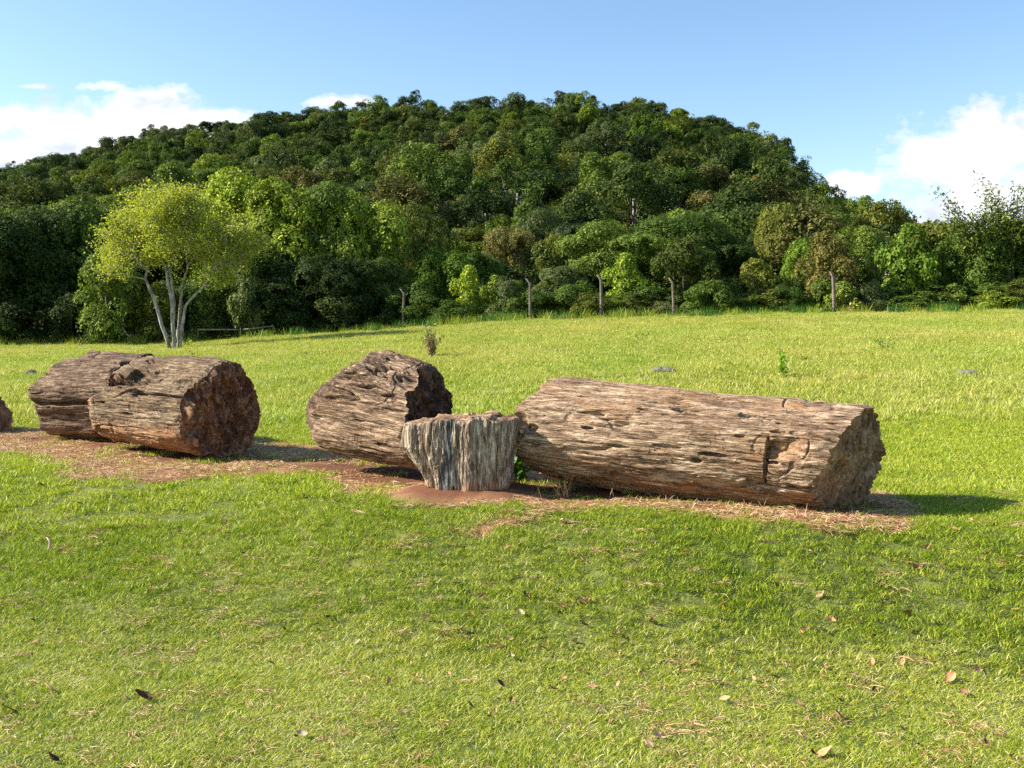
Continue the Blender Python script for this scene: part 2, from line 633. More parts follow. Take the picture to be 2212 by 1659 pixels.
M['bark_dark'] = mat_plain('dark_bark', [(0.35, (0.05, 0.04, 0.03)), (0.6, (0.16, 0.13, 0.10))], 5)
M['bark_grey'] = mat_plain('grey_bark', [(0.35, (0.09, 0.08, 0.065)), (0.6, (0.30, 0.27, 0.23))], 5)
M['concrete'] = mat_plain('weathered_concrete', [(0.35, (0.07, 0.055, 0.042)), (0.6, (0.22, 0.18, 0.14))], 6)
M['stone'] = mat_plain('field_stone', [(0.35, (0.05, 0.045, 0.04)), (0.5, (0.14, 0.13, 0.11)), (0.65, (0.30, 0.27, 0.24))], 9)
LG = [(0.0, (0.022, 0.040, 0.008)), (0.45, (0.052, 0.085, 0.014)), (0.8, (0.10, 0.14, 0.022)), (1.0, (0.16, 0.20, 0.04))]
M['leaf'] = mat_leaf('forest_leaf', LG, 0.7, 0.22, spec=0.12)
M['leaf_yellow'] = mat_leaf('yellow_leaf', [(0.0, (0.14, 0.19, 0.022)), (0.5, (0.32, 0.35, 0.05)), (0.85, (0.52, 0.48, 0.13)), (1.0, (0.62, 0.54, 0.28))], 0.6, 0.38, objtint=False, spec=0.15)
M['leaf_fresh'] = mat_leaf('fresh_leaf', [(0.0, (0.10, 0.20, 0.02)), (0.6, (0.22, 0.36, 0.03)), (1.0, (0.40, 0.48, 0.06))], 0.45, 0.35, objtint=False)
M['leaf_dark'] = mat_leaf('deep_green_leaf', [(0.0, (0.03, 0.09, 0.012)), (0.6, (0.06, 0.16, 0.02)), (1.0, (0.12, 0.22, 0.03))], 0.4, 0.3, objtint=False)
M['leaf_dead'] = mat_leaf('withered_leaf', [(0.0, (0.10, 0.06, 0.03)), (0.6, (0.28, 0.20, 0.10)), (1.0, (0.48, 0.40, 0.22))], 0.6, 0.2, objtint=False)

PAL_A = [(0.035, 0.02, 0.012), (0.169, 0.105, 0.059), (0.329, 0.218, 0.133), (0.534, 0.379, 0.251), (0.819, 0.629, 0.444), (0.428, 0.218, 0.096)]
PAL_B = [(0.025, 0.014, 0.009), (0.1, 0.061, 0.035), (0.209, 0.132, 0.08), (0.368, 0.249, 0.162), (0.635, 0.467, 0.316), (0.217, 0.121, 0.061)]
PAL_C = [(0.02, 0.011, 0.007), (0.079, 0.047, 0.028), (0.158, 0.096, 0.059), (0.277, 0.182, 0.114), (0.475, 0.329, 0.217), (0.135, 0.076, 0.042)]
PAL_D = [(0.022, 0.012, 0.007), (0.085, 0.052, 0.029), (0.163, 0.107, 0.061), (0.266, 0.189, 0.111), (0.444, 0.327, 0.2), (0.178, 0.107, 0.058)]
PAL_F = [(0.03, 0.019, 0.013), (0.15, 0.10, 0.065), (0.33, 0.245, 0.17), (0.60, 0.51, 0.41), (0.95, 0.87, 0.76), (0.20, 0.15, 0.115)]

# ------------------------------------------------------------------ ground, hill
def build_ground():
    yy = np.concatenate([np.linspace(-6, 3, 30, endpoint=False), np.linspace(3, 14.5, 420, endpoint=False),
                         14.5 * (92 / 14.5) ** np.linspace(0, 1, 230)])
    aa = np.linspace(-1, 1, 520)
    aa = aa * (0.75 + 0.75 * np.abs(aa) ** 3)
    Yg, Ag = np.meshgrid(yy, aa, indexing='ij')
    Xg = Ag * (np.maximum(Yg, 2) + 5)
    Zg = height(Xg, Yg)
    dm = dirt_mask(Xg.ravel(), Yg.ravel())
    bumpy = 0.012 * fbm(Xg.ravel() * 14, Yg.ravel() * 14, 0 * Xg.ravel(), 3, 41)
    # soil heaped round the broken stump, hollow under the long log
    mound = 0.085 * np.exp(-(((Xg + 0.42) / 0.60) ** 4 + ((Yg - 9.05) / 0.42) ** 4))
    Zg = Zg + bumpy.reshape(Zg.shape) * (Yg < 16) + mound
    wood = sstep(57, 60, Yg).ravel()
    me = gridmesh('ground', Xg, Yg, Zg, [M['ground']], {'dirt': ('POINT', dm), 'wood': ('POINT', wood), 'bare': ('POINT', under_log_shade(Xg.ravel(), Yg.ravel()))})
    tag(link('ground', me), 'grassy ground rising from a low bank to the wood edge', None, None, 'structure')
    # hill
    yy = 88 * (700 / 88) ** np.linspace(0, 1, 150)
    aa = np.linspace(-1.15, 1.15, 300)
    Yg, Ag = np.meshgrid(yy, aa, indexing='ij')
    Xg = Ag * Yg
    Zg = height(Xg, Yg) - 0.1
    n = Xg.size
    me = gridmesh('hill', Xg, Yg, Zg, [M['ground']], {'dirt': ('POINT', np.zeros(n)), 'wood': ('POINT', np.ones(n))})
    tag(link('hill', me), 'rounded hill under the forest', None, None, 'structure')
    # far plain out to the horizon
    t = np.linspace(0, 2 * math.pi, 97)
    r = np.array([1.0, 200, 1500, 9000])
    Rg, Tg = np.meshgrid(r, t, indexing='ij')
    me = gridmesh('far_plain', Rg * np.cos(Tg), Rg * np.sin(Tg), 0 * Rg - 3.2, [M['ground']],
                  {'dirt': ('POINT', np.zeros(Rg.size)), 'wood': ('POINT', np.full(Rg.size, 0.5))})
    tag(link('far_plain', me), 'low plain beyond the hill', None, None, 'structure')


build_ground()
print('ground done')

# ------------------------------------------------------------------ logs
def log_parts(L, r0, r1, sidemat, endmat, endA=None, endB=None, shape=None, seed=0, nu=420, nt=520, grain=1.0, gouges=(),
              ovality=0.05, nring=46, rimjag=0.05, caprough=0.06, chips=()):
    """local frame: x along the trunk, z up. returns (side mesh, left end mesh, right end mesh)"""
    u = np.linspace(0, 1, nu)[:, None]
    th = np.linspace(0, 2 * math.pi, nt, endpoint=False)[None, :]
    r = r0 + (r1 - r0) * u
    cy, cz = np.cos(th), np.sin(th)          # y, z
    low = fbm(u * L * 0.9 + seed, cy * 1.3 + 0 * u, cz * 1.3 + 0 * u, 3, seed + 1)
    lob = fbm(0.15 * u * L + seed * 3, cy * 2.2 + 0 * u, cz * 2.2 + 0 * u, 2, seed + 2)
    facet = 0.028 * np.cos(3 * th + seed + 1.2 * u) + 0.022 * np.cos(5 * th + 2.3 * seed) + 0.012 * np.cos(7 * th + seed * 0.7 - 0.8 * u)
    rr = r * (1 + 0.13 * low + ovality * 1.6 * lob + facet)
    if shape is not None:
        rr = rr * shape(u, th)
    Y0, Z0 = rr * cy, rr * cz
    # ends
    jag = fbm(cy * 5 + 0 * u, cz * 5 + 0 * u, 0 * th + 0 * u + seed, 4, seed + 5, 0.6)
    jag2 = fbm(cy * 5 + 0 * u, cz * 5 + 0 * u, 0 * th + 0 * u + seed + 9, 4, seed + 6, 0.6)
    xa = (endA(Y0, Z0) if endA else 0 * Y0) + rimjag * jag * 2
    xb = L + (endB(Y0, Z0) if endB else 0 * Y0) + rimjag * jag2 * 2
    X = xa + (xb - xa) * u
    # surface relief, stretched with the grain
    f1 = fbm(X * 1.3, Y0 * 13 * grain, Z0 * 13 * grain, 5, seed + 11, 0.62)
    f2 = fbm(X * 2.6, Y0 * 5.5, Z0 * 5.5, 4, seed + 12, 0.5)
    f3 = fbm(X * 4.0, Y0 * 40 * grain, Z0 * 40 * grain, 3, seed + 13, 0.6)
    q = np.floor(f2 * 5 + 0.5 * f1) / 5
    crack = np.clip(1 - np.abs(fbm(X * 0.8, Y0 * 7, Z0 * 7, 3, seed + 14)) * 14, 0, 1)
    cmask = np.clip(fbm(X * 1.2, Y0 * 2, Z0 * 2, 2, seed + 15) * 3, 0, 1)
    cross = np.clip(1 - np.abs(fbm(X * 1.6, Y0 * 1.5, Z0 * 1.5, 3, seed + 16)) * 40, 0, 1) * cmask
    d = 0.026 * f1 + 0.018 * q + 0.014 * f3 - 0.055 * crack * cmask - 0.022 * cross
    pit = fbm(X * 3.0 + 7, Y0 * 15, Z0 * 15, 2, seed + 18)
    d = d - 0.05 * sstep(0.50, 0.62, pit)
    for (gx, gth, sx_, st_, dep) in gouges:
        dth = np.abs((th - gth + math.pi) % (2 * math.pi) - math.pi)
        e = ((X - gx) / sx_) ** 2 + (dth / st_) ** 2 + 1.3 * f2 + 0.5 * f1
        d = d - dep * (1 - sstep(0.55, 1.15, e))
    for (x0, x1, t0, t1, dep) in chips:
        # a flake broken out: sharp edge at x0, shallowing out toward x1
        xn, tn = X + 0.10 * f2 + 0.04 * f1, th + 0.45 * f2 + 0.25 * f1
        mk = sstep(0, 0.015, xn - x0) * sstep(0, 0.05, tn - t0) * sstep(0, 0.05, t1 - tn)
        d = d - dep * mk * np.clip((x1 - xn) / (x1 - x0), 0, 1)
    edge = np.minimum(sstep(0, 0.04, u), sstep(0, 0.04, 1 - u))
    d = d * (0.55 + 0.45 * edge) - (1 - edge) * 0.015 + (1 - edge) * 0.03 * fbm(cy * 2.5 + 0 * u, cz * 2.5 + 0 * u, 0 * th + 0 * u + seed, 3, seed + 30)
    Rn = rr + d
    Y, Z = Rn * cy, Rn * cz
    V = np.stack([X, Y, Z], -1).reshape(-1, 3)
    i = np.arange(nu - 1)[:, None] * nt + np.arange(nt)[None, :]
    j = np.arange(nu - 1)[:, None] * nt + (np.arange(nt)[None, :] + 1) % nt
    Q = np.stack([i, i + nt, j + nt, j], -1).reshape(-1, 4)
    side = quads('side', V, Q, [sidemat])
    caps = []
    for which in (0, 1):
        k = 0 if which == 0 else nu - 1
        rimX, rimY, rimZ = X[k], Y[k], Z[k]
        s = np.linspace(1, 0.0, nring)[:, None]
        Yc, Zc = rimY[None, :] * s, rimZ[None, :] * s
        fn = endA if which == 0 else endB
        plane = (fn(Yc, Zc) if fn else 0 * Yc) + (0 if which == 0 else L)
        sm = sstep(0, 0.12, 1 - s)
        rough = caprough * (1.7 * fbm(Yc * 5, Zc * 2.5, 0 * Yc + seed, 5, seed + 21 + which, 0.65) + 0.35 * fbm(Yc * 26, Zc * 8, 0 * Yc, 3, seed + 23))
        rq = caprough * 0.7 * np.floor(4 * fbm(Yc * 3.3, Zc * 2.2, 0 * Yc + 4, 3, seed + 25)) / 4
        Xc = rimX[None, :] * (1 - sm) + (plane + rough + rq) * sm
        V = np.stack([Xc, Yc, Zc], -1).reshape(-1, 3)
        i = np.arange(nring - 1)[:, None] * nt + np.arange(nt)[None, :]
        j = np.arange(nring - 1)[:, None] * nt + (np.arange(nt)[None, :] + 1) % nt
        Q = np.stack([i, i + nt, j + nt, j], -1).reshape(-1, 4)
        if which == 0:
            Q = Q[:, ::-1]
        caps.append(quads('end', V, Q, [endmat]))
    return side, caps[0], caps[1]


def place_log(name, P0, P1, label, cat, meshes, roll=0.0, group='petrified logs lying in a row', up=Vector((0, 0, 1))):
    e = bpy.data.objects.new(name, None)
    COL.objects.link(e)
    ax = (P1 - P0).normalized()
    yv = up.cross(ax).normalized()      # away from the camera for logs running right
    zv = ax.cross(yv)
    m = Matrix((ax, yv, zv)).transposed().to_4x4()
    m.translation = P0
    e.matrix_world = m @ Matrix.Rotation(roll, 4, 'X')
    link('weathered_side', meshes[0], e)
    link('broken_end', meshes[1], e)
    link('broken_end', meshes[2], e)
    tag(e, label, cat, group)
    return e


end_brown = mat_end('broken_wood_dark', (0.02, 0.012, 0.010), (0.20, 0.09, 0.052), (0.50, 0.30, 0.17), 1.0)
end_dark = mat_end('broken_wood_black', (0.012, 0.009, 0.008), (0.09, 0.052, 0.035), (0.30, 0.18, 0.11), 4.0)
end_ochre = mat_end('broken_wood_ochre', (0.025, 0.016, 0.011), (0.26, 0.15, 0.08), (0.56, 0.40, 0.24), 7.0)
PI = math.pi

# theta: 0 = away, pi/2 = top, pi = toward the camera, 3pi/2 = bottom
# long log
P0, P1 = W(1150, 928, 9.45), W(1842, 1003, 8.40)
LA = (P1 - P0).length
mA = mat_log('long_log_wood', PAL_A, 0.8, 0.20, seed=1.3)
parts = log_parts(LA, 0.475, 0.520, mA, end_ochre,
                  endA=lambda y, z: 0.05 - 0.10 * np.clip(z, -1, .2) + 0.20 * np.clip(z - 0.28, 0, 1) * 3 + 0.10 * y,
                  endB=lambda y, z: 0.38 * y + (0.185 - 0.125 * np.clip(y / 0.4, -1, 1)) * z - 0.15 * np.clip(z - 0.3, 0, 1),
                  shape=lambda u, th: 1 - 0.13 * np.exp(-((th - 4.4) / 0.5) ** 2) * (1 - u) - 0.03 * np.cos(4 * (th - 0.6)),
                  seed=3, nu=620, nt=620, ovality=0.02, rimjag=0.045, caprough=0.085, nring=90,
                  chips=[(LA - 0.72, LA - 0.36, 2.50, 2.92, 0.085), (LA - 0.80, LA - 0.5, 3.35, 3.75, 0.035), (LA - 0.42, LA + 0.3, 4.0, 4.7, 0.05), (0.3, 0.9, 4.15, 4.7, 0.06)],
                  gouges=[(LA - 0.66, 3.2, 0.014, 0.42, 0.035), (LA - 1.15, 3.85, 0.10, 0.05, 0.09), (LA - 1.1, 3.1, 0.10, 0.03, 0.06), (LA - 1.5, 3.05, 0.12, 0.03, 0.04),
                          (0.16, 3.0, 0.06, 0.10, 0.06), (0.22, 3.25, 0.07, 0.07, 0.04), (1.2, 2.35, 0.12, 0.035, 0.06), (0.55, 2.1, 0.06, 0.03, 0.05),
                          (0.95, 3.75, 0.05, 0.10, 0.05), (0.02, 3.0, 0.1, 0.35, 0.07), (LA - 0.22, 4.3, 0.25, 0.4, 0.05), (0.5, 4.3, 0.5, 0.3, 0.06)])
place_log('petrified_log', P0, P1, 'longest petrified log, pale pinkish with streaked grain, at the right end of the row', 'log', parts)

# middle log
P0, P1 = W(756, 868, 10.8), W(924, 905, 10.1)
LB = (P1 - P0).length
mB = mat_log('middle_log_wood', PAL_B, 0.35, 0.18, seed=5.1)
parts = log_parts(LB, 0.60, 0.54, mB, end_dark,
                  endA=lambda y, z: -0.12 + 1.0 * np.clip(z - 0.02, 0, 1) + 0.28 * np.clip(-z - 0.1, 0, 1) - 0.1 * y,
                  endB=lambda y, z: -0.32 * y - 0.06 * z,
                  shape=lambda u, th: 1 + 0.06 * np.exp(-((th - 1.75) / 0.35) ** 2) * (1 - u) - 0.05 * np.exp(-((th - 4.0) / 0.5) ** 2),
                  seed=14, nu=300, nt=620, grain=1.1, ovality=0.04, rimjag=0.05, caprough=0.13, nring=80,
                  gouges=[(LB, 1.9, 0.20, 0.2, 0.05), (0.35, 3.9, 0.2, 0.06, 0.04)])
place_log('petrified_log', P0, P1, 'short tilted petrified log with black broken end, behind the upright stump', 'log', parts, roll=0.25)

# left log with hollow
P0, P1 = W(280, 866, 12.7), W(480, 887, 11.55)
LD = (P1 - P0).length
mD = mat_log('left_log_wood', PAL_D, 0.95, 0.42, seed=9.4)
parts = log_parts(LD, 0.57, 0.55, mD, end_brown,
                  endA=lambda y, z: 0.30 * sstep(0.05, 0.20, z) - 0.15 * np.clip(z, -1, 0) - 0.12 * sstep(-.1, .4, y),
                  endB=lambda y, z: 0.06 * z + 0.05 * y,
                  shape=lambda u, th: 1 - 0.05 * np.cos(3 * (th - 0.4)) + 0.05 * np.exp(-((th - 2.9) / 0.25) ** 2),
                  seed=27, nu=480, nt=620, ovality=0.05, rimjag=0.045, caprough=0.14, nring=80,
                  chips=[(0.28, 1.15, 2.42, 2.80, 0.26), (0.62, 1.3, 2.10, 2.45, 0.12)],
                  gouges=[(0.45, 2.62, 0.20, 0.12, 0.16), (1.3, 2.80, 0.6, 0.035, 0.07), (0.2, 3.7, 0.10, 0.12, 0.04), (1.9, 2.35, 0.3, 0.12, 0.05)])
place_log('petrified_log', P0, P1, 'petrified log with dark hollow on top, orange underside and large brown broken face', 'log', parts)

# far left log
P0, P1 = W(148, 856, 13.9), W(312, 858, 13.3)
LC = (P1 - P0).length
mC = mat_log('far_log_wood', PAL_C, 0.5, 0.2, seed=12.2)
parts = log_parts(LC, 0.62, 0.60, mC, end_dark,
                  endA=lambda y, z: 0.6 * np.clip(z - 0.12, 0, 1) + 0.1 * np.clip(-z - .2, 0, 1),
                  endB=lambda y, z: 0.0 * z,
                  shape=lambda u, th: 1 + 0.04 * np.cos(5 * (th - 0.2)) - 0.05 * np.exp(-((th - 3.2) / 0.07) ** 2),
                  seed=41, nu=300, nt=560, ovality=0.05, rimjag=0.05, caprough=0.08,
                  gouges=[(0.55, 1.95, 0.2, 0.10, 0.06), (0.5, 3.25, 0.6, 0.05, 0.06)])
place_log('petrified_log', P0, P1, 'grey-brown cracked petrified log lying just behind the hollow-topped log', 'log', parts)

# log at the left edge
P0, P1 = W(-260, 893, 15.6), W(-22, 897, 14.4)
LE = (P1 - P0).length
parts = log_parts(LE, 0.36, 0.34, mC, end_brown, endB=lambda y, z: -0.28 * z, seed=52, nu=160, nt=280, ovality=0.05, caprough=0.08, nring=24)
place_log('petrified_log', P0, P1, 'dark petrified log of which only the end shows at the picture edge', 'log', parts)


# upright stump piece: axis vertical (local x = up)
def build_stump():
    base = W(1003, 1050, 9.05)
    base.z = 0.045
    Hs = 0.66

    def shape(u, th):
        # th: 0 = +y' ... frame: x up, y' , z'; half width 0.5 across the view, 0.30 deep
        c, s = np.cos(th), np.sin(th)
        w, d = 0.50, 0.30
        r = 1.0 / ((np.abs(c) / d) ** 2.6 + (np.abs(s) / w) ** 2.6) ** (1 / 2.6)
        # s>0 -> left side of the picture (see frame below)
        left = np.clip(s, 0, 1) ** 2
        right = np.clip(-s, 0, 1) ** 2
        prof = np.interp(u[:, 0], [0, 0.12, 0.3, 0.48, 0.62, 0.8, 1.0], [-0.30, -0.28, -0.14, 0.06, 0.20, 0.18, 0.12])[:, None]
        profr = np.interp(u[:, 0], [0, 0.3, 1.0], [-0.14, -0.06, 0.02])[:, None]
        groove = -0.22 * np.exp(-((th - 2.25) / 0.13) ** 2) - 0.10 * np.exp(-((th - 1.95) / 0.08) ** 2) + 0.05 * np.exp(-((th - 3.05) / 0.2) ** 2)
        return r * (1 + left * prof + right * profr + groove * np.ones_like(u))
    mF = mat_log('stump_wood', PAL_F, 0.55, 0.14, seed=20.7, band=(0.06, 0.10))
    parts = log_parts(Hs, 0.97, 0.97, mF, end_ochre,
                      endA=lambda y, z: 0.03 * y + 0.10 * np.clip(z - 0.1, 0, 1),
                      endB=lambda y, z: 0.02 * y + 0.035 * sstep(-0.12, -0.16, z) * sstep(-.32, -.28, z) - 0.04 * sstep(0.30, 0.33, z),
                      shape=shape, seed=63, nu=240, nt=620, grain=0.72, ovality=0.01, rimjag=0.012, caprough=0.03)
    e = bpy.data.objects.new('petrified_stump', None)
    COL.objects.link(e)
    # local x -> up, local z -> picture left (-x), local y -> away: x cross y = z  => (0,0,1) x (0,1,0) = (-1,0,0)
    m = Matrix(((0, 0, 1), (0, 1, 0), (-1, 0, 0))).transposed().to_4x4()
    m.translation = base
    e.matrix_world = Matrix.Translation((0, 0, 0)) @ m @ Matrix.Rotation(-0.22, 4, 'X')
    link('weathered_side', parts[0], e)
    link('broken_end', parts[1], e)
    link('broken_end', parts[2], e)
    tag(e, 'upright petrified stump piece with grey and white vertical grain in front of the logs', 'stump', 'petrified logs lying in a row')
    return e


build_stump()
print('logs done')

# ------------------------------------------------------------------ scatter through geometry nodes (only for stuff)
def scatter(name, label, pts, rot, scl, idx, protos, kind='stuff'):
    n = len(pts)
    me = bpy.data.meshes.new(name)
    me.vertices.add(n)
    me.vertices.foreach_set('co', np.asarray(pts, np.float32).ravel())
    a = me.attributes.new('pi', 'INT', 'POINT')
    a.data.foreach_set('value', np.asarray(idx, np.int32))
    a = me.attributes.new('pr', 'FLOAT_VECTOR', 'POINT')
    a.data.foreach_set('vector', np.asarray(rot, np.float32).ravel())
    a = me.attributes.new('ps', 'FLOAT_VECTOR', 'POINT')
    a.data.foreach_set('vector', np.asarray(scl, np.float32).ravel())
    ng = bpy.data.node_groups.new(name + '_nodes', 'GeometryNodeTree')
    ng.interface.new_socket('Geometry', in_out='INPUT', socket_type='NodeSocketGeometry')
    ng.interface.new_socket('Geometry', in_out='OUTPUT', socket_type='NodeSocketGeometry')
    gi = ng.nodes.new('NodeGroupInput')
    go = ng.nodes.new('NodeGroupOutput')
    iop = ng.nodes.new('GeometryNodeInstanceOnPoints')
    jn = ng.nodes.new('GeometryNodeJoinGeometry')
    for p in reversed(protos):
        oi = ng.nodes.new('GeometryNodeObjectInfo')
        oi.transform_space = 'ORIGINAL'
        oi.inputs['As Instance'].default_value = True
        oi.inputs['Object'].default_value = p
        ng.links.new(oi.outputs['Geometry'], jn.inputs[0])

    def attr(nm, t):
        nd = ng.nodes.new('GeometryNodeInputNamedAttribute')
        nd.data_type = t
        nd.inputs['Name'].default_value = nm
        return nd.outputs['Attribute']
    e2r = ng.nodes.new('FunctionNodeEulerToRotation')
    ng.links.new(attr('pr', 'FLOAT_VECTOR'), e2r.inputs[0])
    ng.links.new(gi.outputs[0], iop.inputs['Points'])
    ng.links.new(jn.outputs[0], iop.inputs['Instance'])
    iop.inputs['Pick Instance'].default_value = True
    ng.links.new(attr('pi', 'INT'), iop.inputs['Instance Index'])
    ng.links.new(e2r.outputs[0], iop.inputs['Rotation'])
    ng.links.new(attr('ps', 'FLOAT_VECTOR'), iop.inputs['Scale'])
    ng.links.new(iop.outputs[0], go.inputs[0])
    o = link(name, me)
    md = o.modifiers.new('scatter', 'NODES')
    md.node_group = ng
    tag(o, label, None, None, kind)
    return o


def blade_tuft(name, nb, rad, h0, h1, w, lean, curl, mat, seed, rlo=0.0, rhi=1.0, flat=0.0):
    rng = np.random.default_rng(seed)
    r = rad * np.sqrt(rng.random(nb))
    a = rng.random(nb) * 2 * PI
    bx, by = r * np.cos(a), r * np.sin(a)
    h = h0 + (h1 - h0) * rng.random(nb) ** 1.4
    d = rng.random(nb) * 2 * PI
    ln = lean * (0.3 + rng.random(nb))
    cr = curl * rng.random(nb)
    w_ = w * (0.7 + 0.6 * rng.random(nb))
    fa = rng.random(nb) * 2 * PI
    ts = [0, 0.4, 0.75, 1.0]
    ws = [1.0, 0.85, 0.5, 0.03]
    V = np.zeros((nb, 8, 3))
    for k, (t, wk) in enumerate(zip(ts, ws)):
        off = h * (ln * t + cr * t * t)
        z = h * t * (1 - 0.25 * (ln + cr) * t) * (1 - flat) + flat * h * 0.12 * math.sin(PI * t) + flat * 0.004
        cx, cy = bx + off * np.cos(d), by + off * np.sin(d)
        if flat:
            cx, cy = bx + h * (t - .5) * np.cos(d), by + h * (t - .5) * np.sin(d)
            fa = d + PI / 2
        V[:, 2 * k, 0] = cx - np.cos(fa) * w_ * wk / 2
        V[:, 2 * k, 1] = cy - np.sin(fa) * w_ * wk / 2
        V[:, 2 * k, 2] = z
        V[:, 2 * k + 1, 0] = cx + np.cos(fa) * w_ * wk / 2
        V[:, 2 * k + 1, 1] = cy + np.sin(fa) * w_ * wk / 2
        V[:, 2 * k + 1, 2] = z + (w_ * 0.4 if flat else 0)
    base = np.arange(nb)[:, None] * 8
    Q = np.concatenate([base + np.array([0, 1, 3, 2]) + 2 * k for k in range(3)], 1).reshape(-1, 4)
    rn = rlo + (rhi - rlo) * rng.random(nb)
    me = quads(name, V.reshape(-1, 3), Q, [mat], True, {'rnd': ('FACE', np.repeat(rn, 3))})
    return bpy.data.objects.new(name, me)


def tuft_points(y0, y1, dens, rng, amax=0.66, keep=None, widen=1.5):
    out = []
    y = y0
    step = 0.5 if y1 < 20 else 1.5
    while y < y1:
        ye = min(y + step, y1)
        hw = amax * (y + step) + widen
        n = rng.poisson(2 * hw * (ye - y) * dens((y + ye) / 2))
        out.append(np.stack([rng.uniform(-hw, hw, n), rng.uniform(y, ye, n)], 1))
        y = ye
    P = np.concatenate(out)
    if keep is not None:
        P = P[rng.random(len(P)) < keep(P[:, 0], P[:, 1])]
    return P


def full(P, rng, s0, s1, zsq=None, dz=0.0, tilt=0.15):
    z = height(P[:, 0], P[:, 1]) + dz
    pts = np.column_stack([P, z])
    n = len(P)
    rot = np.column_stack([rng.uniform(-tilt, tilt, n), rng.uniform(-tilt, tilt, n), rng.uniform(0, 2 * PI, n)])
    s = rng.uniform(s0, s1, n)
    sz = s * (zsq if zsq is not None else 1.0)
    return pts, rot, np.column_stack([s, s, sz])


def build_grass():
    rng = np.random.default_rng(7)
    lawn = [blade_tuft('lawn_tuft', 46, 0.075, 0.018 if i < 4 else 0.012, 0.058 if i < 4 else 0.044, 0.0038, 0.65 if i < 4 else 0.85, 0.6, M['lawn'], 100 + i, 0.05 if i < 4 else 0.2, 0.80 if i < 4 else 1.0) for i in range(8)]
    lawn += [blade_tuft('thatch_tuft', 26, 0.09, 0.02, 0.08, 0.0035, 1, 1, M['straw'], 180 + i, 0.0, 0.9, flat=1.0) for i in range(2)]

    def thin(x, y):
        return (1 - 0.93 * dirt_mask(x, y)) * np.clip(0.95 + 0.9 * fbm(x * 1.6, y * 1.6, 0 * x, 3, 77), 0.75, 1)
    P = tuft_points(2.6, 9.0, lambda y: 540, rng, 0.66, thin, 0.6)
    patch = 0.9 + 0.5 * fbm(P[:, 0] * 1.2, P[:, 1] * 1.2, 0 * P[:, 0], 3, 55)
    pts, rot, scl = full(P, rng, 0.75, 1.25, patch)
    # greener on the slope of the bank, drier on the flat foot of it
    dry = sstep(-0.50, -0.70, pts[:, 2]) * 0.9 + 0.55 * fbm(P[:, 0] * 0.8, P[:, 1] * 0.8, 0 * P[:, 0], 3, 58) + 0.1
    idx = np.where(rng.random(len(P)) < dry, rng.integers(4, 8, len(P)), rng.integers(0, 4, len(P)))
    th_ = 0.02 + 0.16 * np.clip(fbm(P[:, 0] * 2.1, P[:, 1] * 2.1, 0 * P[:, 0] + 3, 3, 61) - 0.12, 0, 1)
    tsel = rng.random(len(P)) < th_
    idx = np.where(tsel, rng.integers(8, 10, len(P)), idx)
    pts[:, 2] += 0.016 * tsel
    scatter('lawn_grass', 'short green lawn grass with dry straw blades on the bank', pts, rot, scl, idx, lawn)
    mid = [blade_tuft('mid_tuft', 90, 0.13, 0.015, 0.055, 0.0055, 0.6, 0.5, M['lawn'], 200 + i, 0.15, 0.86) for i in range(5)]
    P = tuft_points(9.0, 17.0, lambda y: 125 - 6 * (y - 9), rng, 0.64, thin, 1.0)
    pts, rot, scl = full(P, rng, 0.75, 1.3)
    scatter('lawn_grass', 'lawn grass round and behind the logs', pts, rot, scl, rng.integers(0, 5, len(P)), mid)
    far = [blade_tuft('meadow_tuft', 210, 0.40, 0.03, 0.10, 0.011, 0.5, 0.45, M['meadow'], 300 + i, 0.0, 0.95) for i in range(5)]
    far += [blade_tuft('meadow_seed', 50, 0.40, 0.10, 0.22, 0.006, 0.35, 0.4, M['meadow'], 320 + i, 0.6, 1.0) for i in range(2)]
    P = tuft_points(15.5, 60.0, lambda y: 15 - 0.14 * (y - 15), rng, 0.62, None, 3.0)
    pts, rot, scl = full(P, rng, 0.7, 1.25)
    idx = np.where(rng.random(len(P)) < 0.22, rng.integers(5, 7, len(P)), rng.integers(0, 5, len(P)))
    scatter('meadow_grass', 'pale yellow-green meadow grass with seed heads up to the wood', pts, rot, scl, idx, far)
    straw = [blade_tuft('straw_tuft', 40, 0.12, 0.03, 0.11, 0.0035, 1, 1, M['straw'], 400 + i, 0.0, 1.0, flat=1.0) for i in range(4)]
    straw += [blade_tuft('straw_tuft', 14, 0.08, 0.02, 0.06, 0.003, 0.9, 0.6, M['straw'], 420 + i, 0.2, 1.0) for i in range(2)]
    P = tuft_points(7.0, 15.5, lambda y: 260, rng, 0.66, lambda x, y: np.where(dirt_mask(x, y) > 0.25, 0.9, 0.0) * (1 - 0.85 * under_log_shade(x, y)) * np.clip(0.6 + 1.6 * fbm(x * 2.2, y * 2.2, 0 * x, 3, 88), 0.10, 1), 0.5)
    pts, rot, scl = full(P, rng, 0.7, 1.3, None, 0.004, 0.1)
    scatter('dry_straw', 'dry orange-tan straw lying on bare soil round the logs', pts, rot, scl, rng.integers(0, 6, len(P)), straw)
    # rank weeds at the wood edge
    weed = [blade_tuft('weed_tuft', 90, 0.5, 0.2, 0.75, 0.02, 0.35, 0.35, M['meadow'] if i else M['leaf_dark'], 500 + i, 0.0, 0.75) for i in range(3)]
    P = tuft_points(55.5, 61.0, lambda y: 1.6, rng, 0.62, None, 3.0)
    pts, rot, scl = full(P, rng, 0.5, 1.1)
    scatter('tall_weeds', 'taller rank grass and weeds along the fence line', pts, rot, scl, rng.integers(0, 3, len(P)), weed)


build_grass()
print('grass done')

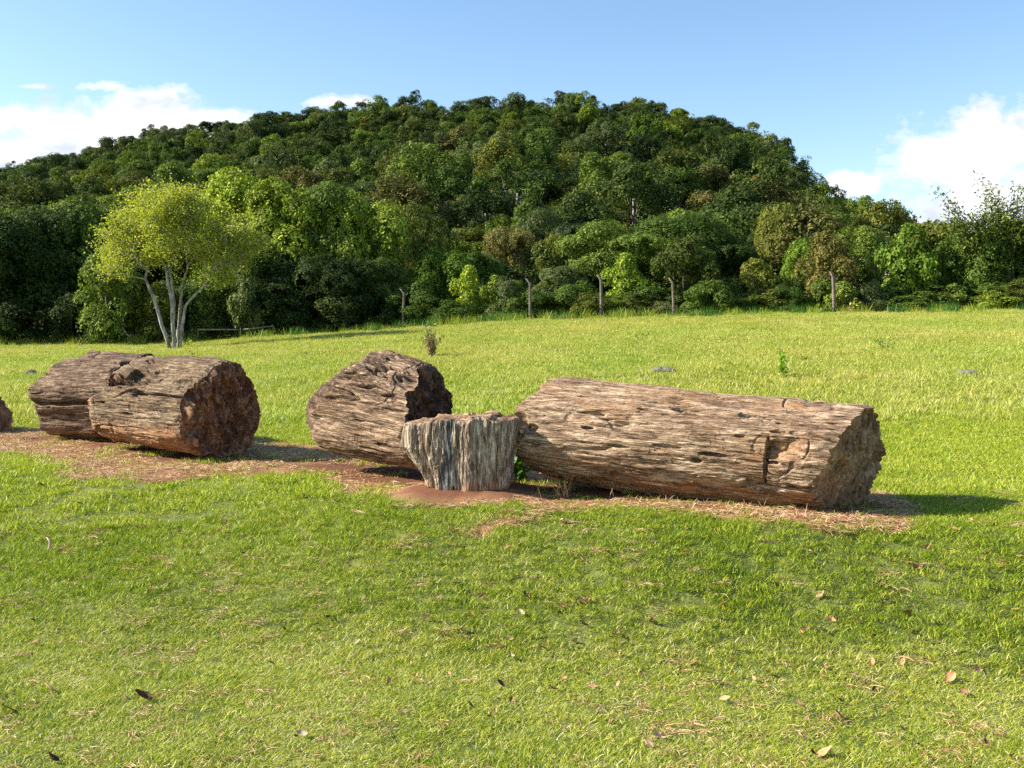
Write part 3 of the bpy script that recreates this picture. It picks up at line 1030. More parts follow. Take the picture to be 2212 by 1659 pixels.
# ------------------------------------------------------------------ foliage
def leaf_quads(C, N, size, rng, aspect=0.55, rnd=None, droop=0.0):
    """C centres, N normals; pointed leaf-shaped quads"""
    n = len(C)
    t = rng.normal(size=(n, 3))
    t[:, 2] -= droop
    N = N / (np.linalg.norm(N, axis=1, keepdims=True) + 1e-9)
    t = t - (t * N).sum(1, keepdims=True) * N
    t /= np.linalg.norm(t, axis=1, keepdims=True) + 1e-9
    b = np.cross(N, t)
    s = size * (0.6 + 0.8 * rng.random(n))[:, None]
    V = np.stack([C - t * s, C - b * s * aspect + t * s * 0.1, C + t * s, C + b * s * aspect + t * s * 0.1], 1)
    if rnd is None:
        rnd = rng.random(n)
    return V.reshape(-1, 3), np.arange(n * 4).reshape(-1, 4), rnd


def crown_mesh(name, seed, nleaf, size, rx, h0, h1, nl=16, mat=None, dome=0.5, spray=10, lobe=(0.30, 0.5), low=0.0, spread=1.0, rag=0.5):
    """crown of leaf clumps filling lumpy lobes; rx half width, from h0 to h1"""
    rng = np.random.default_rng(seed)
    hc = h0 + (h1 - h0) * dome
    hz = (h1 - h0) / 2
    cen, rad = [], []
    for i in range(nl):
        a = rng.random() * 2 * PI
        v = rng.uniform(-0.75, 0.95)
        rr = math.sqrt(max(0, 1 - v * v)) * rng.uniform(0.35, 0.85)
        k = rng.uniform(*lobe)
        cen.append((rx * rr * math.cos(a), rx * rr * math.sin(a), (h0 + h1) / 2 + hz * v * 0.80 - k * 0.15 * hz))
        rad.append((k * rx, k * rx, k * hz * rng.uniform(0.75, 1.15) * spread))
    cen, rad = np.array(cen), np.array(rad)
    ns = nleaf // spray
    pick = rng.choice(nl, ns, p=(rad[:, 0] ** 2) / (rad[:, 0] ** 2).sum())
    d = rng.normal(size=(ns, 3))
    d[:, 2] = np.abs(d[:, 2]) * np.where(rng.random(ns) < 0.78, 1, -0.8)
    d /= np.linalg.norm(d, axis=1, keepdims=True)
    bumps = 1 + (0.16 + 0.22 * rag) * fbm(d[:, 0] * 2.5 + pick, d[:, 1] * 2.5, d[:, 2] * 2.5, 2, seed + 3)
    k = (0.84 - 0.12 * rag + (0.18 + 0.25 * rag) * rng.random(ns)) * bumps
    S = cen[pick] + d * rad[pick] * k[:, None]
    keepn = fbm(S[:, 0] / rx * 5, S[:, 1] / rx * 5, S[:, 2] / rx * 5, 2, seed)
    ok = keepn > -0.34 + 0.16 * rag
    S, d = S[ok], d[ok]
    sr = rng.random(len(S))
    m = spray
    sp = size * 2.4
    G = rng.normal(size=(len(S) * m, 3)) * sp
    dn = np.repeat(d, m, 0)
    G -= dn * (G * dn).sum(1, keepdims=True) * 0.75
    C = np.repeat(S, m, 0) + G * 0.7
    N = dn * 1.0 + rng.normal(size=C.shape) * (0.34 + 0.2 * rag) + np.array([0, 0, 0.35])
    C[:, 2] = np.maximum(C[:, 2], low)
    rnd = np.clip(np.repeat(sr, m) * 0.6 + rng.random(len(C)) * 0.4, 0, 1)
    V, Q, rn = leaf_quads(C, N, size, rng, 0.6, rnd)
    return quads(name, V, Q, [mat], False, {'rnd': ('FACE', rn)}), cen


def trunk_mesh(name, seed, h, r, cen, mat, nb=7, seg=7, lean=0.3):
    rng = random.Random(seed)
    b = MB()
    top = Vector((rng.uniform(-lean, lean), rng.uniform(-lean, lean), h * 0.62))
    pts = [Vector((0, 0, -0.3)), Vector((0.05, 0, h * 0.15)), Vector((top.x * 0.5, top.y * 0.5, h * 0.35)), top]
    b.tube(pts, [r * 1.25, r, r * 0.85, r * 0.5], seg)
    order = list(range(len(cen)))
    rng.shuffle(order)
    for k in order[:nb]:
        c = Vector(cen[k])
        t = rng.uniform(0.3, 0.95)
        s = pts[1].lerp(pts[3], t)
        mid = s.lerp(c, 0.5) + Vector((0, 0, -0.1 * h * rng.random()))
        b.tube([s, mid, c], [r * 0.45, r * 0.28, r * 0.08], 5)
    return b.mesh(name, [mat])


PROTO = {}


def proto(key, seed, nleaf, size, rx, h0, h1, **kw):
    tr = kw.pop('tr', 0.16)
    mat = kw.pop('mat', M['leaf'])
    bark = kw.pop('bark', M['bark_dark'])
    me, cen = crown_mesh('crown_' + key, seed, nleaf, size, rx, h0, h1, mat=mat, **kw)
    tm = trunk_mesh('trunk_' + key, seed, h1, tr, cen, bark)
    PROTO[key] = (me, tm, rx, h1)


# near forest-edge kinds (nominal metres)
proto('full1', 1, 46000, 0.105, 4.0, 0.6, 9.0, nl=26, low=0.1)
proto('full2', 2, 46000, 0.105, 4.0, 0.4, 9.5, nl=30, low=0.1, lobe=(0.25, 0.42))
proto('full3', 3, 42000, 0.11, 4.2, 0.8, 9.0, nl=20, low=0.1, lobe=(0.3, 0.5))
proto('umb1', 4, 40000, 0.085, 5.0, 3.0, 7.5, nl=26, lobe=(0.28, 0.42), spread=0.8)
proto('umb2', 5, 36000, 0.09, 4.5, 2.4, 7.5, nl=20, lobe=(0.28, 0.45))
proto('bush1', 6, 15000, 0.075, 2.0, 0.0, 3.6, nl=16, low=0.05, tr=0.06)
proto('bush2', 7, 14000, 0.075, 2.0, 0.1, 3.8, nl=12, low=0.05, tr=0.06)
proto('bush3', 8, 9000, 0.11, 1.8, 0.2, 3.6, nl=14, low=0.05, tr=0.06)
# hillside kinds
for i in range(10):
    r_ = random.Random(60 + i)
    proto('hill%d' % i, 60 + i, [11000, 8000, 12000, 5500, 9000][i % 5], 0.145, 4.0, r_.uniform(1.2, 3.2), r_.uniform(7.2, 9.8), nl=r_.choice([14, 20, 26, 32]),
          lobe=[(0.20, 0.42), (0.16, 0.34), (0.26, 0.44), (0.14, 0.28), (0.18, 0.36)][i % 5], tr=0.2, rag=[0.6, 1.0, 0.5, 1.3, 0.8][i % 5], bark=M['bark_grey'], spray=[10, 9, 12, 9, 10][i % 5])


def put_tree(kind, x, y, z, sxy, sz_, rot, tint, name, label, cat, group, parts=True):
    cm, tm, rx, h1 = PROTO[kind]
    e = bpy.data.objects.new(name, None)
    COL.objects.link(e)
    e.location = (x, y, z)
    e.rotation_euler = (0, 0, rot)
    e.scale = (sxy, sxy, sz_)
    tag(e, label, cat, group)
    c = link('crown', cm, e)
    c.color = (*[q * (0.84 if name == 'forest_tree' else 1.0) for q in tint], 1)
    if parts:
        link('trunk', tm, e)
    return e, c


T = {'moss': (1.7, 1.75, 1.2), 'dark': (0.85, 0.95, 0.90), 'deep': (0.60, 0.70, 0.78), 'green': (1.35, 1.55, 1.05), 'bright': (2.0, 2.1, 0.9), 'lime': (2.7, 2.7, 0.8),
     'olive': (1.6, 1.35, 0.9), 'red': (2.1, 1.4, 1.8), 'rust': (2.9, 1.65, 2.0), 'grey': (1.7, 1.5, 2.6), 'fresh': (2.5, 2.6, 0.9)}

# px, depth, top row, width px, kind, tint, name, label
EDGE = [
    (-190, 61, 455, 300, 'full1', 'deep', 'tree', 'dark broadleaf tree half out of frame at the far left of the wood edge'),
    (-20, 60, 452, 250, 'full2', 'dark', 'tree', 'dark leafy tree at the left picture edge with foliage to the ground'),
    (92, 62, 452, 210, 'full3', 'dark', 'tree', 'dark tree second from the left edge in the wood front'),
    (190, 64, 436, 210, 'full1', 'moss', 'tree', 'lit-topped dark tree just left behind the yellow tree'),
    (300, 66, 440, 220, 'full2', 'dark', 'tree', 'dark tree directly behind the yellow tree crown'),
    (400, 68, 430, 240, 'full3', 'dark', 'tree', 'dark tree behind the right side of the yellow tree'),
    (235, 56.5, 560, 150, 'bush2', 'green', 'bush', 'green leafy bush below the left side of the yellow tree crown'),
    (345, 57.5, 615, 130, 'bush1', 'olive', 'bush', 'olive bush right behind the pale stems of the yellow tree'),
    (150, 57.5, 640, 120, 'bush1', 'deep', 'bush', 'low dark bush in the shade left of the yellow tree'),
    (35, 57, 660, 150, 'bush2', 'deep', 'bush', 'low dark bush at the foot of the leftmost trees'),
    (455, 58, 590, 130, 'bush1', 'green', 'bush', 'bush right of the yellow tree trunk'),
    (535, 57.5, 590, 80, 'bush3', 'grey', 'bush', 'pale silvery-leaved bush right of the yellow tree'),
    (520, 66, 376, 240, 'full1', 'lime', 'tree', 'tall tree with bright yellow-green sunlit top behind the yellow tree'),
    (612, 64, 388, 220, 'full2', 'bright', 'tree', 'tall rounded green tree right of the bright yellow-green top'),
    (700, 65, 400, 210, 'full3', 'moss', 'tree', 'tall dark olive tree in the middle of the dark wood block'),
    (780, 64, 424, 190, 'full1', 'bright', 'tree', 'tall green tree near the right end of the dark wood block'),
    (560, 61, 525, 170, 'full3', 'dark', 'tree', 'dark shaded tree right of the yellow tree crown'),
    (655, 61, 545, 170, 'full1', 'deep', 'tree', 'deeply shaded tree above the low rail'),
    (750, 60, 555, 160, 'full2', 'deep', 'tree', 'deeply shaded tree at the right front of the dark wood block'),
    (820, 61, 560, 120, 'full3', 'dark', 'tree', 'narrow dark tree ending the dark wood block on its right'),
    (600, 59, 620, 160, 'bush1', 'deep', 'bush', 'low shaded bush behind the low rail'),
    (720, 59, 640, 150, 'bush2', 'deep', 'bush', 'low shaded bush between the first fence posts'),
    (866, 80, 432, 210, 'umb1', 'olive', 'tree', 'smooth domed olive tree behind the dark wood block'),
    (890, 60, 610, 110, 'bush1', 'green', 'bush', 'green bush beside the second fence post'),
    (948, 63, 538, 130, 'full1', 'fresh', 'tree', 'small fresh green tree right of the dark wood block'),
    (930, 59, 640, 120, 'bush2', 'green', 'bush', 'low green bush in front of the fresh green tree'),
    (1008, 59.5, 585, 72, 'bush3', 'lime', 'young_tree', 'young tree with orange-yellow new leaves, tallest of the three'),
    (1062, 59.2, 604, 62, 'bush3', 'bright', 'young_tree', 'middle young tree with orange leaf tips'),
    (1110, 59, 614, 66, 'bush3', 'bright', 'young_tree', 'young bright green tree just left of the third fence post'),
    (1035, 66, 545, 120, 'full2', 'green', 'tree', 'green tree behind the orange-tipped young trees'),
    (1103, 78, 492, 150, 'umb2', 'red', 'tree', 'reddish brown round tree behind the third fence post'),
    (1195, 76, 508, 95, 'umb2', 'olive', 'tree', 'small yellow-green tree right of the reddish brown tree'),
    (1190, 84, 445, 170, 'umb1', 'grey', 'tree', 'grey-brown domed tree above the reddish brown tree'),
    (1210, 68, 578, 120, 'full3', 'grey', 'tree', 'low grey-green tree behind the third fence post'),
    (1185, 60, 635, 110, 'bush1', 'dark', 'bush', 'dark bush right beside the third fence post'),
    (1250, 60, 615, 110, 'bush2', 'green', 'bush', 'green bush left of the fourth fence post'),
    (1330, 70, 472, 250, 'umb1', 'moss', 'tree', 'wide umbrella-shaped green tree behind the fourth fence post'),
    (1345, 61, 560, 90, 'bush3', 'fresh', 'bush', 'tall fresh green bush right of the fourth fence post'),
    (1470, 73, 468, 260, 'umb2', 'moss', 'tree', 'wide domed green tree behind the fifth fence post'),
    (1560, 72, 498, 190, 'umb1', 'dark', 'tree', 'dark green domed tree right of the fifth fence post'),
    (1480, 60, 520, 130, 'bush1', 'olive', 'bush', 'tall olive bush round the fifth fence post'),
    (1400, 60.5, 620, 130, 'bush2', 'green', 'bush', 'low bush between the fourth and fifth fence posts'),
    (1310, 60.5, 640, 100, 'bush1', 'green', 'bush', 'low bush at the foot of the fourth fence post'),
    (1555, 60, 610, 120, 'bush2', 'green', 'bush', 'low bush right of the fifth fence post'),
    (1640, 61, 565, 110, 'bush1', 'olive', 'bush', 'pale green bush at the sixth fence post'),
    (1705, 61, 610, 120, 'bush2', 'dark', 'bush', 'dark bush right of the sixth fence post'),
    (1690, 76, 445, 130, 'umb2', 'olive', 'tree', 'yellowish tree with a tufted reddish top on the lower slope'),
    (1745, 66, 520, 120, 'full1', 'fresh', 'tree', 'green tree left behind the rust-topped tree'),
    (1792, 60.3, 512, 120, 'bush1', 'rust', 'tree', 'rust-topped feathery tree standing over the seventh fence post'),
    (1770, 59.6, 600, 110, 'bush2', 'green', 'bush', 'green bush under the rust-topped tree'),
    (1860, 68, 490, 150, 'full2', 'green', 'tree', 'green tree right behind the rust-topped tree'),
    (1850, 60.5, 625, 110, 'bush1', 'dark', 'bush', 'dark bush right of the seventh fence post'),
    (1960, 61, 502, 120, 'bush3', 'fresh', 'tree', 'bright green broad-leaved tree at the eighth fence post'),
    (1925, 60, 620, 100, 'bush2', 'green', 'bush', 'green bush below the bright broad-leaved tree'),
    (2040, 62, 545, 130, 'full3', 'green', 'tree', 'green tree right of the bright broad-leaved tree'),
    (2020, 60, 620, 130, 'bush1', 'dark', 'bush', 'dark bush right of the eighth fence post'),
    (2110, 61, 500, 150, 'full1', 'green', 'tree', 'bushy green tree left of the last fence post'),
    (2200, 62, 478, 170, 'full2', 'green', 'tree', 'bushy green tree behind the last fence post'),
    (2120, 59.5, 610, 120, 'bush2', 'green', 'bush', 'low green bush just left of the last fence post'),
    (2215, 59.5, 600, 120, 'bush1', 'dark', 'bush', 'dark bush at the right picture edge'),
    (2320, 61, 470, 260, 'full3', 'green', 'tree', 'green tree past the right picture edge'),
    (2480, 62, 500, 260, 'full1', 'green', 'tree', 'outermost green tree past the right picture edge'),
    (-420, 62, 460, 320, 'full2', 'deep', 'tree', 'outermost dark tree past the left picture edge'),
]
rr = random.Random(4)
SHR = random.Random(91)
SPX = [20, 120, 250, 330, 480, 560, 640, 700, 790, 850, 925, 980, 1085, 1130, 1165, 1225, 1275, 1335, 1375, 1430, 1500, 1535, 1600, 1660, 1700, 1735, 1830, 1880, 1900, 1950, 2000, 2060, 2090, 2150, 2195]
SW = ['low ragged', 'small round', 'knee-high', 'scrubby']
for i, px in enumerate(SPX):
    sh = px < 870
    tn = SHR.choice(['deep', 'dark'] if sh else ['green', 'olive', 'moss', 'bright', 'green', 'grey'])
    near = min([e for e in EDGE[:] if len(e) == 8], key=lambda e: abs(e[0] - px))
    wt = {'deep': 'blackish', 'dark': 'dark green', 'green': 'green', 'olive': 'olive', 'moss': 'moss green', 'bright': 'yellow-green', 'grey': 'greyish'}[tn]
    gb = {345: 0, 745: 1, 870: 2, 1145: 3, 1299: 4, 1456: 5, 1625: 6, 1803: 7, 1982: 8, 2180: 9}
    kx = min(gb, key=lambda q: abs(q - px))
    on = ['first', 'second', 'third', 'fourth', 'fifth', 'sixth', 'seventh', 'eighth', 'ninth', 'tenth'][gb[kx]]
    EDGE.append((px, SHR.uniform(57.8, 59.3), SHR.uniform(606, 654) if px > 900 else SHR.uniform(665, 700), SHR.uniform(55, 105), SHR.choice(['bush1', 'bush2', 'bush3']), tn, 'bush',
                 f"{SHR.choice(SW)} {wt} bush in the undergrowth {'left' if px < kx else 'right'} of the {on} fence post"))
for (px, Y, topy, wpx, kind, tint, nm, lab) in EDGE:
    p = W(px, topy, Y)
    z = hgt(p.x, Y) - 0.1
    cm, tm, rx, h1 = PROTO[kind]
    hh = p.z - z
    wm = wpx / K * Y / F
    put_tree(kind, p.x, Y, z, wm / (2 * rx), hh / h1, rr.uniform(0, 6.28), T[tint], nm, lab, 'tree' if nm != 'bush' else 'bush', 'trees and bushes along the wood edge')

# ------------------------------------------------------------------ hill forest
def build_hill():
    rng = np.random.default_rng(11)
    pts = []
    y = 76.0
    while y < 470:
        sp = 5.0 if y < 150 else 5.6
        hw = 0.62 * y + 8
        nx = int(2 * hw / sp)
        for i in range(nx):
            x = -hw + (i + 0.5) * sp + rng.uniform(-1, 1) * sp * 0.45
            yy = y + rng.uniform(-1, 1) * sp * 0.45
            pts.append((x, yy))
        y += sp * 0.9
    P = np.array(pts)
    a = P[:, 0] / P[:, 1]
    D = np.interp(a, HA, HD)
    P = P[P[:, 1] < D + 14]
    a = P[:, 0] / P[:, 1]
    z = height(P[:, 0], P[:, 1])
    n = len(P)
    big = 0.5 + 0.75 * rng.random(n) ** 1.7
    big = np.where(P[:, 1] < 110, big * 0.85, big)
    sz = big * rng.uniform(0.75, 1.15, n)
    sz = np.where(rng.random(n) < 0.06, sz * 1.2, sz)
    Dd = np.interp(a, HA, HD)
    sz = np.where(P[:, 1] > Dd - 25, np.minimum(sz, 0.62 + 0.38 * rng.random(n)), sz)
    col = P[:, 0] / P[:, 1]
    inview = np.abs(col) < 0.53
    order = np.argsort(np.where(inview, P[:, 1] / big, 1e6))
    NIND = 285
    kinds = ['hill%d' % i for i in range(10)]
    names = ['dark', 'green', 'olive', 'bright', 'grey', 'red', 'dark', 'green', 'green', 'green', 'deep', 'olive', 'olive', 'dark']
    words = {'dark': 'dark green', 'deep': 'blackish green', 'green': 'mid green', 'olive': 'olive green', 'bright': 'yellow-green', 'grey': 'grey-green', 'red': 'brownish'}
    crowns = {}
    zone_cols = [(-9, 300, 'left of the yellow tree'), (300, 620, 'above the yellow tree'), (620, 870, 'above the dark wood block'), (870, 1150, 'above the orange-tipped young trees'),
                 (1150, 1450, 'above the umbrella-shaped tree'), (1450, 1700, 'above the middle fence posts'), (1700, 1900, 'above the rust-topped tree'), (1900, 9999, 'above the bright broad-leaved tree')]
    for q in order[:NIND]:
        x, y_ = P[q]
        tn = names[int(rng.integers(0, len(names)))]
        k = kinds[int(rng.integers(0, 10))]
        px = (x / y_ * F + 512) * K
        zone = [t for (a0, a1, t) in zone_cols if a0 <= px < a1] or [zone_cols[0][2]]
        dist = 'at the hill foot' if y_ < 90 else ('on the lowest slope' if y_ < 108 else ('on the lower slope' if y_ < 130 else 'on the middle slope'))
        size = 'large' if big[q] > 1.0 else ('small' if big[q] < 0.68 else 'medium')
        shape = ['round', 'lumpy', 'broad', 'loose', 'ragged', 'dense', 'domed', 'thin', 'bushy', 'full'][int(k[-1])]
        lab = f"{size} {words[tn]} {'tall' if sz[q] / big[q] > 1.0 else 'squat'} {shape}-crowned tree {dist} {zone[0]}"
        e, c = put_tree(k, x, y_, z[q] - 0.6, big[q] * rng.uniform(.9, 1.1), sz[q], rng.uniform(0, 6.28), T[tn], 'forest_tree', lab, 'tree', 'forest trees covering the hillside')
    # the remaining wood is one mass
    rest = order[NIND:]
    protos = []
    for i in range(10):
        o = bpy.data.objects.new('crown_source', PROTO['hill%d' % i][0])
        protos.append(o)
    # three tints of the mass are three objects of stuff sharing the same sources
    grp = rng.random(len(rest))
    tsel = [('deep', 0.0, 0.24), ('dark', 0.24, 0.44), ('green', 0.44, 0.68), ('olive', 0.68, 0.80), ('grey', 0.80, 0.91), ('bright', 0.91, 1.0)]
    for tn, lo, hi in tsel:
        s = rest[(grp >= lo) & (grp < hi)]
        pts = np.column_stack([P[s], z[s] - 0.6])
        rot = np.column_stack([np.zeros(len(s)), np.zeros(len(s)), rng.uniform(0, 6.28, len(s))])
        scl = np.column_stack([big[s], big[s], sz[s]])
        o = scatter('forest', words[tn] + ' trees of the dense forest on the upper hill', pts, rot, scl, rng.integers(0, 10, len(s)), protos)
        o.color = (*[q * 0.84 for q in T[tn]], 1)
    print('hill trees', n)


build_hill()
print('forest done')

# ------------------------------------------------------------------ the yellow tree
def build_yellow():
    Y = 50.0
    base = ground_at(374, 742)
    base = W(374, 742, Y)
    base.z = hgt(base.x, Y)
    s = Y / F / K   # metres per 2212-px at that depth

    def L(px, py, dy=0.0):
        return Vector(((px - 374) * s, dy, (742 - py) * s))
    rng = random.Random(12)
    b = MB()
    tips = []

    def limb(pts, r0, r1):
        n = len(pts)
        # refine with slight wobble
        out = []
        for i in range(n - 1):
            for k in range(3):
                t = k / 3
                p = pts[i].lerp(pts[i + 1], t)
                if not (i == 0 and k == 0):
                    p = p + Vector((rng.uniform(-1, 1), rng.uniform(-1, 1), 0)) * 0.035
                out.append(p)
        out.append(pts[-1])
        m = len(out)
        b.tube(out, [r0 + (r1 - r0) * i / (m - 1) for i in range(m)], 9, 0.06, rng)
        return out

    def grow(p, d, length, r, depth):
        d = d.normalized()
        q1 = p + d * length * 0.5 + Vector((rng.uniform(-1, 1), rng.uniform(-1, 1), rng.uniform(-.3, 1))) * length * 0.08
        q2 = p + d * length + Vector((rng.uniform(-1, 1), rng.uniform(-1, 1), rng.uniform(-.2, .8))) * length * 0.12
        b.tube([p, q1, q2], [r, r * 0.8, r * 0.55], 6 if depth > 1 else 4)
        if depth <= 1:
            tips.append((q2, d))
            tips.append((q1, d))
        if depth == 0:
            return
        for k in range(3 if depth > 1 else 4):
            nd = (d + Vector((rng.uniform(-1, 1), rng.uniform(-1, 1), rng.uniform(-0.45, 0.75))) * 0.85).normalized()
            st = q2 if k < 2 else q1
            grow(st, nd, length * rng.uniform(0.55, 0.8), r * 0.55, depth - 1)
    # four pale stems after the photograph
    a = limb([L(366, 742, .1), L(352, 690), L(332, 625), L(318, 590), L(322, 570)], 0.105, 0.06)
    c = limb([L(376, 742, -.05), L(374, 680), L(372, 640), L(366, 600), L(362, 570), L(350, 540), L(352, 525)], 0.11, 0.055)
    c2 = limb([L(374, 680, 0), L(378, 640), L(374, 600), L(368, 560), L(376, 540)], 0.08, 0.05)
    e = limb([L(388, 742, .05), L(394, 690), L(399, 655), L(410, 638), L(445, 603), L(462, 571)], 0.09, 0.048)
    f = limb([L(382, 742, .25), L(382, 690, .3), L(388, 600, .5), L(400, 560, .6)], 0.09, 0.05)
    for (pp, dirs) in ((a[-1], [(-1, 0.2, .25), (-.6, -.4, .9), (.1, .5, 1), (-.9, .7, .5)]),
                       (c[-1], [(-.5, 0, 1), (.3, -.6, 1), (-.2, .7, 1), (.6, .1, 1)]),
                       (c2[-1], [(.6, -.2, 1), (.1, .3, 1), (-.1, -.8, .9), (.9, .5, .8)]),
                       (e[-1], [(1, 0, .3), (.8, -.5, .8), (.3, .4, 1), (1, .6, .6)]),
                       (f[-1], [(.2, 1, 1), (.8, .5, 1), (-.4, .8, .8)])):
        for dv in dirs:
            grow(pp, Vector(dv), 1.35, 0.055, 3)
    for (pp, dirs) in ((a[-4], [(-1, -.3, .1)]), (e[-4], [(.3, -.6, 1)]), (c[-8], [(.7, -.3, 1)])):
        for dv in dirs:
            grow(pp, Vector(dv), 1.1, 0.045, 3)
    root = bpy.data.objects.new('yellow_tree', None)
    COL.objects.link(root)
    root.location = base
    link('trunk', b.mesh('yellow_trunk', [M['bark_pale']]), root)
    # crown envelope (picture): fit the tips into it
    rs = np.random.default_rng(5)
    T0 = np.array([tuple(t[0]) for t in tips])
    cx, cz = (398 - 374) * s, (742 - 505) * s
    rx, ry, rz = 150 * s, 2.8, 110 * s
    q = (T0 - np.array([cx, 0, cz])) / np.array([rx, ry, rz])
    l = np.linalg.norm(q, axis=1)
    T0 = T0[l < 1.35]
    # twig ends spread through the lobes of the crown
    LB_ = [(330, 462, 88, 62, 1.9, 0), (420, 455, 88, 60, 2.0, .4), (375, 425, 70, 34, 1.5, 0), (285, 535, 56, 44, 1.4, -.5), (488, 540, 64, 50, 1.5, .3), (395, 510, 80, 50, 1.9, -.8),
           (470, 590, 52, 26, 1.2, -.3), (330, 560, 46, 28, 1.2, .8), (400, 575, 40, 30, 1.2, .8), (510, 490, 36, 36, 1.0, 0), (262, 500, 26, 26, .8, .2)]
    E = []
    for (qx, qy, wx, wy, wd, oy) in LB_:
        nn = int(1.1 * wx * wy / 16)
        d = rs.normal(size=(nn, 3))
        d /= np.linalg.norm(d, axis=1, keepdims=True)
        k = (0.55 + 0.5 * rs.random(nn) ** 0.7) * (1 + 0.3 * fbm(d[:, 0] * 2.6, d[:, 1] * 2.6, d[:, 2] * 2.6 + qx, 2, 8))
        E.append(np.array([((qx - 385) * 0.93 + 385 - 374) * s, oy, (742 - qy) * s]) + d * k[:, None] * np.array([wx * s, wd, wy * s]))
    E = np.concatenate(E)
    E = E[fbm(E[:, 0] * 1.3, E[:, 1] * 1.3, E[:, 2] * 1.3, 2, 3) > -0.02]
    S = np.concatenate([T0, E])
    m = 12
    C = np.repeat(S, m, 0) + rs.normal(size=(len(S) * m, 3)) * np.array([.24, .24, .15])
    N = rs.normal(size=C.shape) + np.array([-.3, 0, .6])
    V, Q, rn = leaf_quads(C, N, 0.058, rs, 0.6, np.clip(np.repeat(rs.random(len(S)), m) * .5 + rs.random(len(C)) * .5, 0, 1))
    link('crown', quads('yellow_crown', V, Q, [M['leaf_yellow']], False, {'rnd': ('FACE', rn)}), root)
    tag(root, 'yellow-leaved tree with four pale slender stems standing in the meadow', 'tree')


build_yellow()

# ------------------------------------------------------------------ sprigged shrub rising at the right
def leafy_branch(b, leaves, p, d, length, r, rng, nseg=7, leafgap=0.16, sag=0.5, lsize=0.16):
    pts = [Vector(p)]
    dd = Vector(d).normalized()
    for i in range(nseg):
        dd = (dd + Vector((rng.uniform(-.12, .12), rng.uniform(-.12, .12), -sag / nseg))).normalized()
        pts.append(pts[-1] + dd * length / nseg)
    b.tube(pts, [r * (1 - 0.85 * i / nseg) for i in range(nseg + 1)], 4)
    n = int(length / leafgap)
    for i in range(n):
        t = (0.15 + 0.85 * i / max(1, n)) * nseg
        k = min(int(t), nseg - 1)
        q = pts[k].lerp(pts[k + 1], t - k)
        for s in range(2):
            leaves.append((q + Vector((rng.uniform(-1, 1), rng.uniform(-1, 1), -0.4)) * lsize * 0.8, Vector((rng.uniform(-1, 1), rng.uniform(-1, 1), 0.7)), lsize * rng.uniform(.6, 1.1)))
    return pts


def leaves_mesh(name, leaves, mat, seed=0, aspect=0.35, droop=1.0):
    rs = np.random.default_rng(seed)
    C = np.array([tuple(l[0]) for l in leaves])
    N = np.array([tuple(l[1]) for l in leaves])
    sz = np.array([l[2] for l in leaves])
    V, Q, rn = leaf_quads(C, N, 1.0, rs, aspect, None, droop)
    V = V.reshape(-1, 4, 3)
    cc = C[:, None, :]
    V = cc + (V - cc) * sz[:, None, None] * 0.8
    return quads(name, V.reshape(-1, 3), Q, [mat], False, {'rnd': ('FACE', rn)})


def build_sprigs():
    rng = random.Random(31)
    for (px, label, sprigs) in ((2105, 'tall shrub with long drooping leafy sprigs rising against the cloud', [(2030, 405), (2050, 440), (2080, 470), (2070, 500), (2110, 455), (2140, 450)]),
                                (2185, 'shrub at the right edge with arching sprigs topping all others there', [(2108, 375), (2150, 395), (2190, 395), (2165, 430), (2215, 400), (2240, 430), (2135, 420)])):
        Y = 60.5
        b0 = W(px, 660, Y)
        b0.z = hgt(b0.x, Y)
        root = bpy.data.objects.new('tall_shrub', None)
        COL.objects.link(root)
        root.location = b0
        b = MB()
        lv = []
        crot = Vector((0, 0, 3.2))
        b.tube([Vector((0, 0, -.2)), Vector((0.1, 0, 1.6)), crot], [0.09, 0.07, 0.05], 7)
        for (tx, ty) in sprigs:
            tgt = W(tx, ty, Y + rng.uniform(-.6, .6)) - b0
            for k in range(3):
                t2 = tgt + Vector((rng.uniform(-.3, .3), rng.uniform(-.6, .6), rng.uniform(-.8, 0.05))) * (k > 0)
                ctl = crot.lerp(t2, 0.5) + Vector((rng.uniform(-.1, .2), 0, 0.9))
                n = 14
                pts = [(crot * (1 - i / n) ** 2 + ctl * 2 * (i / n) * (1 - i / n) + t2 * (i / n) ** 2) for i in range(n + 1)]
                b.tube(pts, [0.024 * (1 - 0.85 * i / n) for i in range(n + 1)], 4)
                for i in range(3, n + 1):
                    cnt = 22 if i < 8 else (10 if i < 11 else 6)
                    for c in range(cnt):
                        sp = 0.55 if i < 8 else 0.22
                        q = pts[i] + Vector((rng.gauss(0, sp), rng.gauss(0, sp), rng.gauss(-.1, sp * .6)))
                        lv.append((q, Vector((rng.uniform(-1, 1), rng.uniform(-1, 1), .5)), rng.uniform(.10, .18)))
        link('stems', b.mesh('stems', [M['bark_dark']]), root)
        c = link('foliage', leaves_mesh('foliage', lv, M['leaf'], 3), root)
        c.color = (2.0, 1.8, 1.3, 1)
        tag(root, label, 'shrub')


build_sprigs()

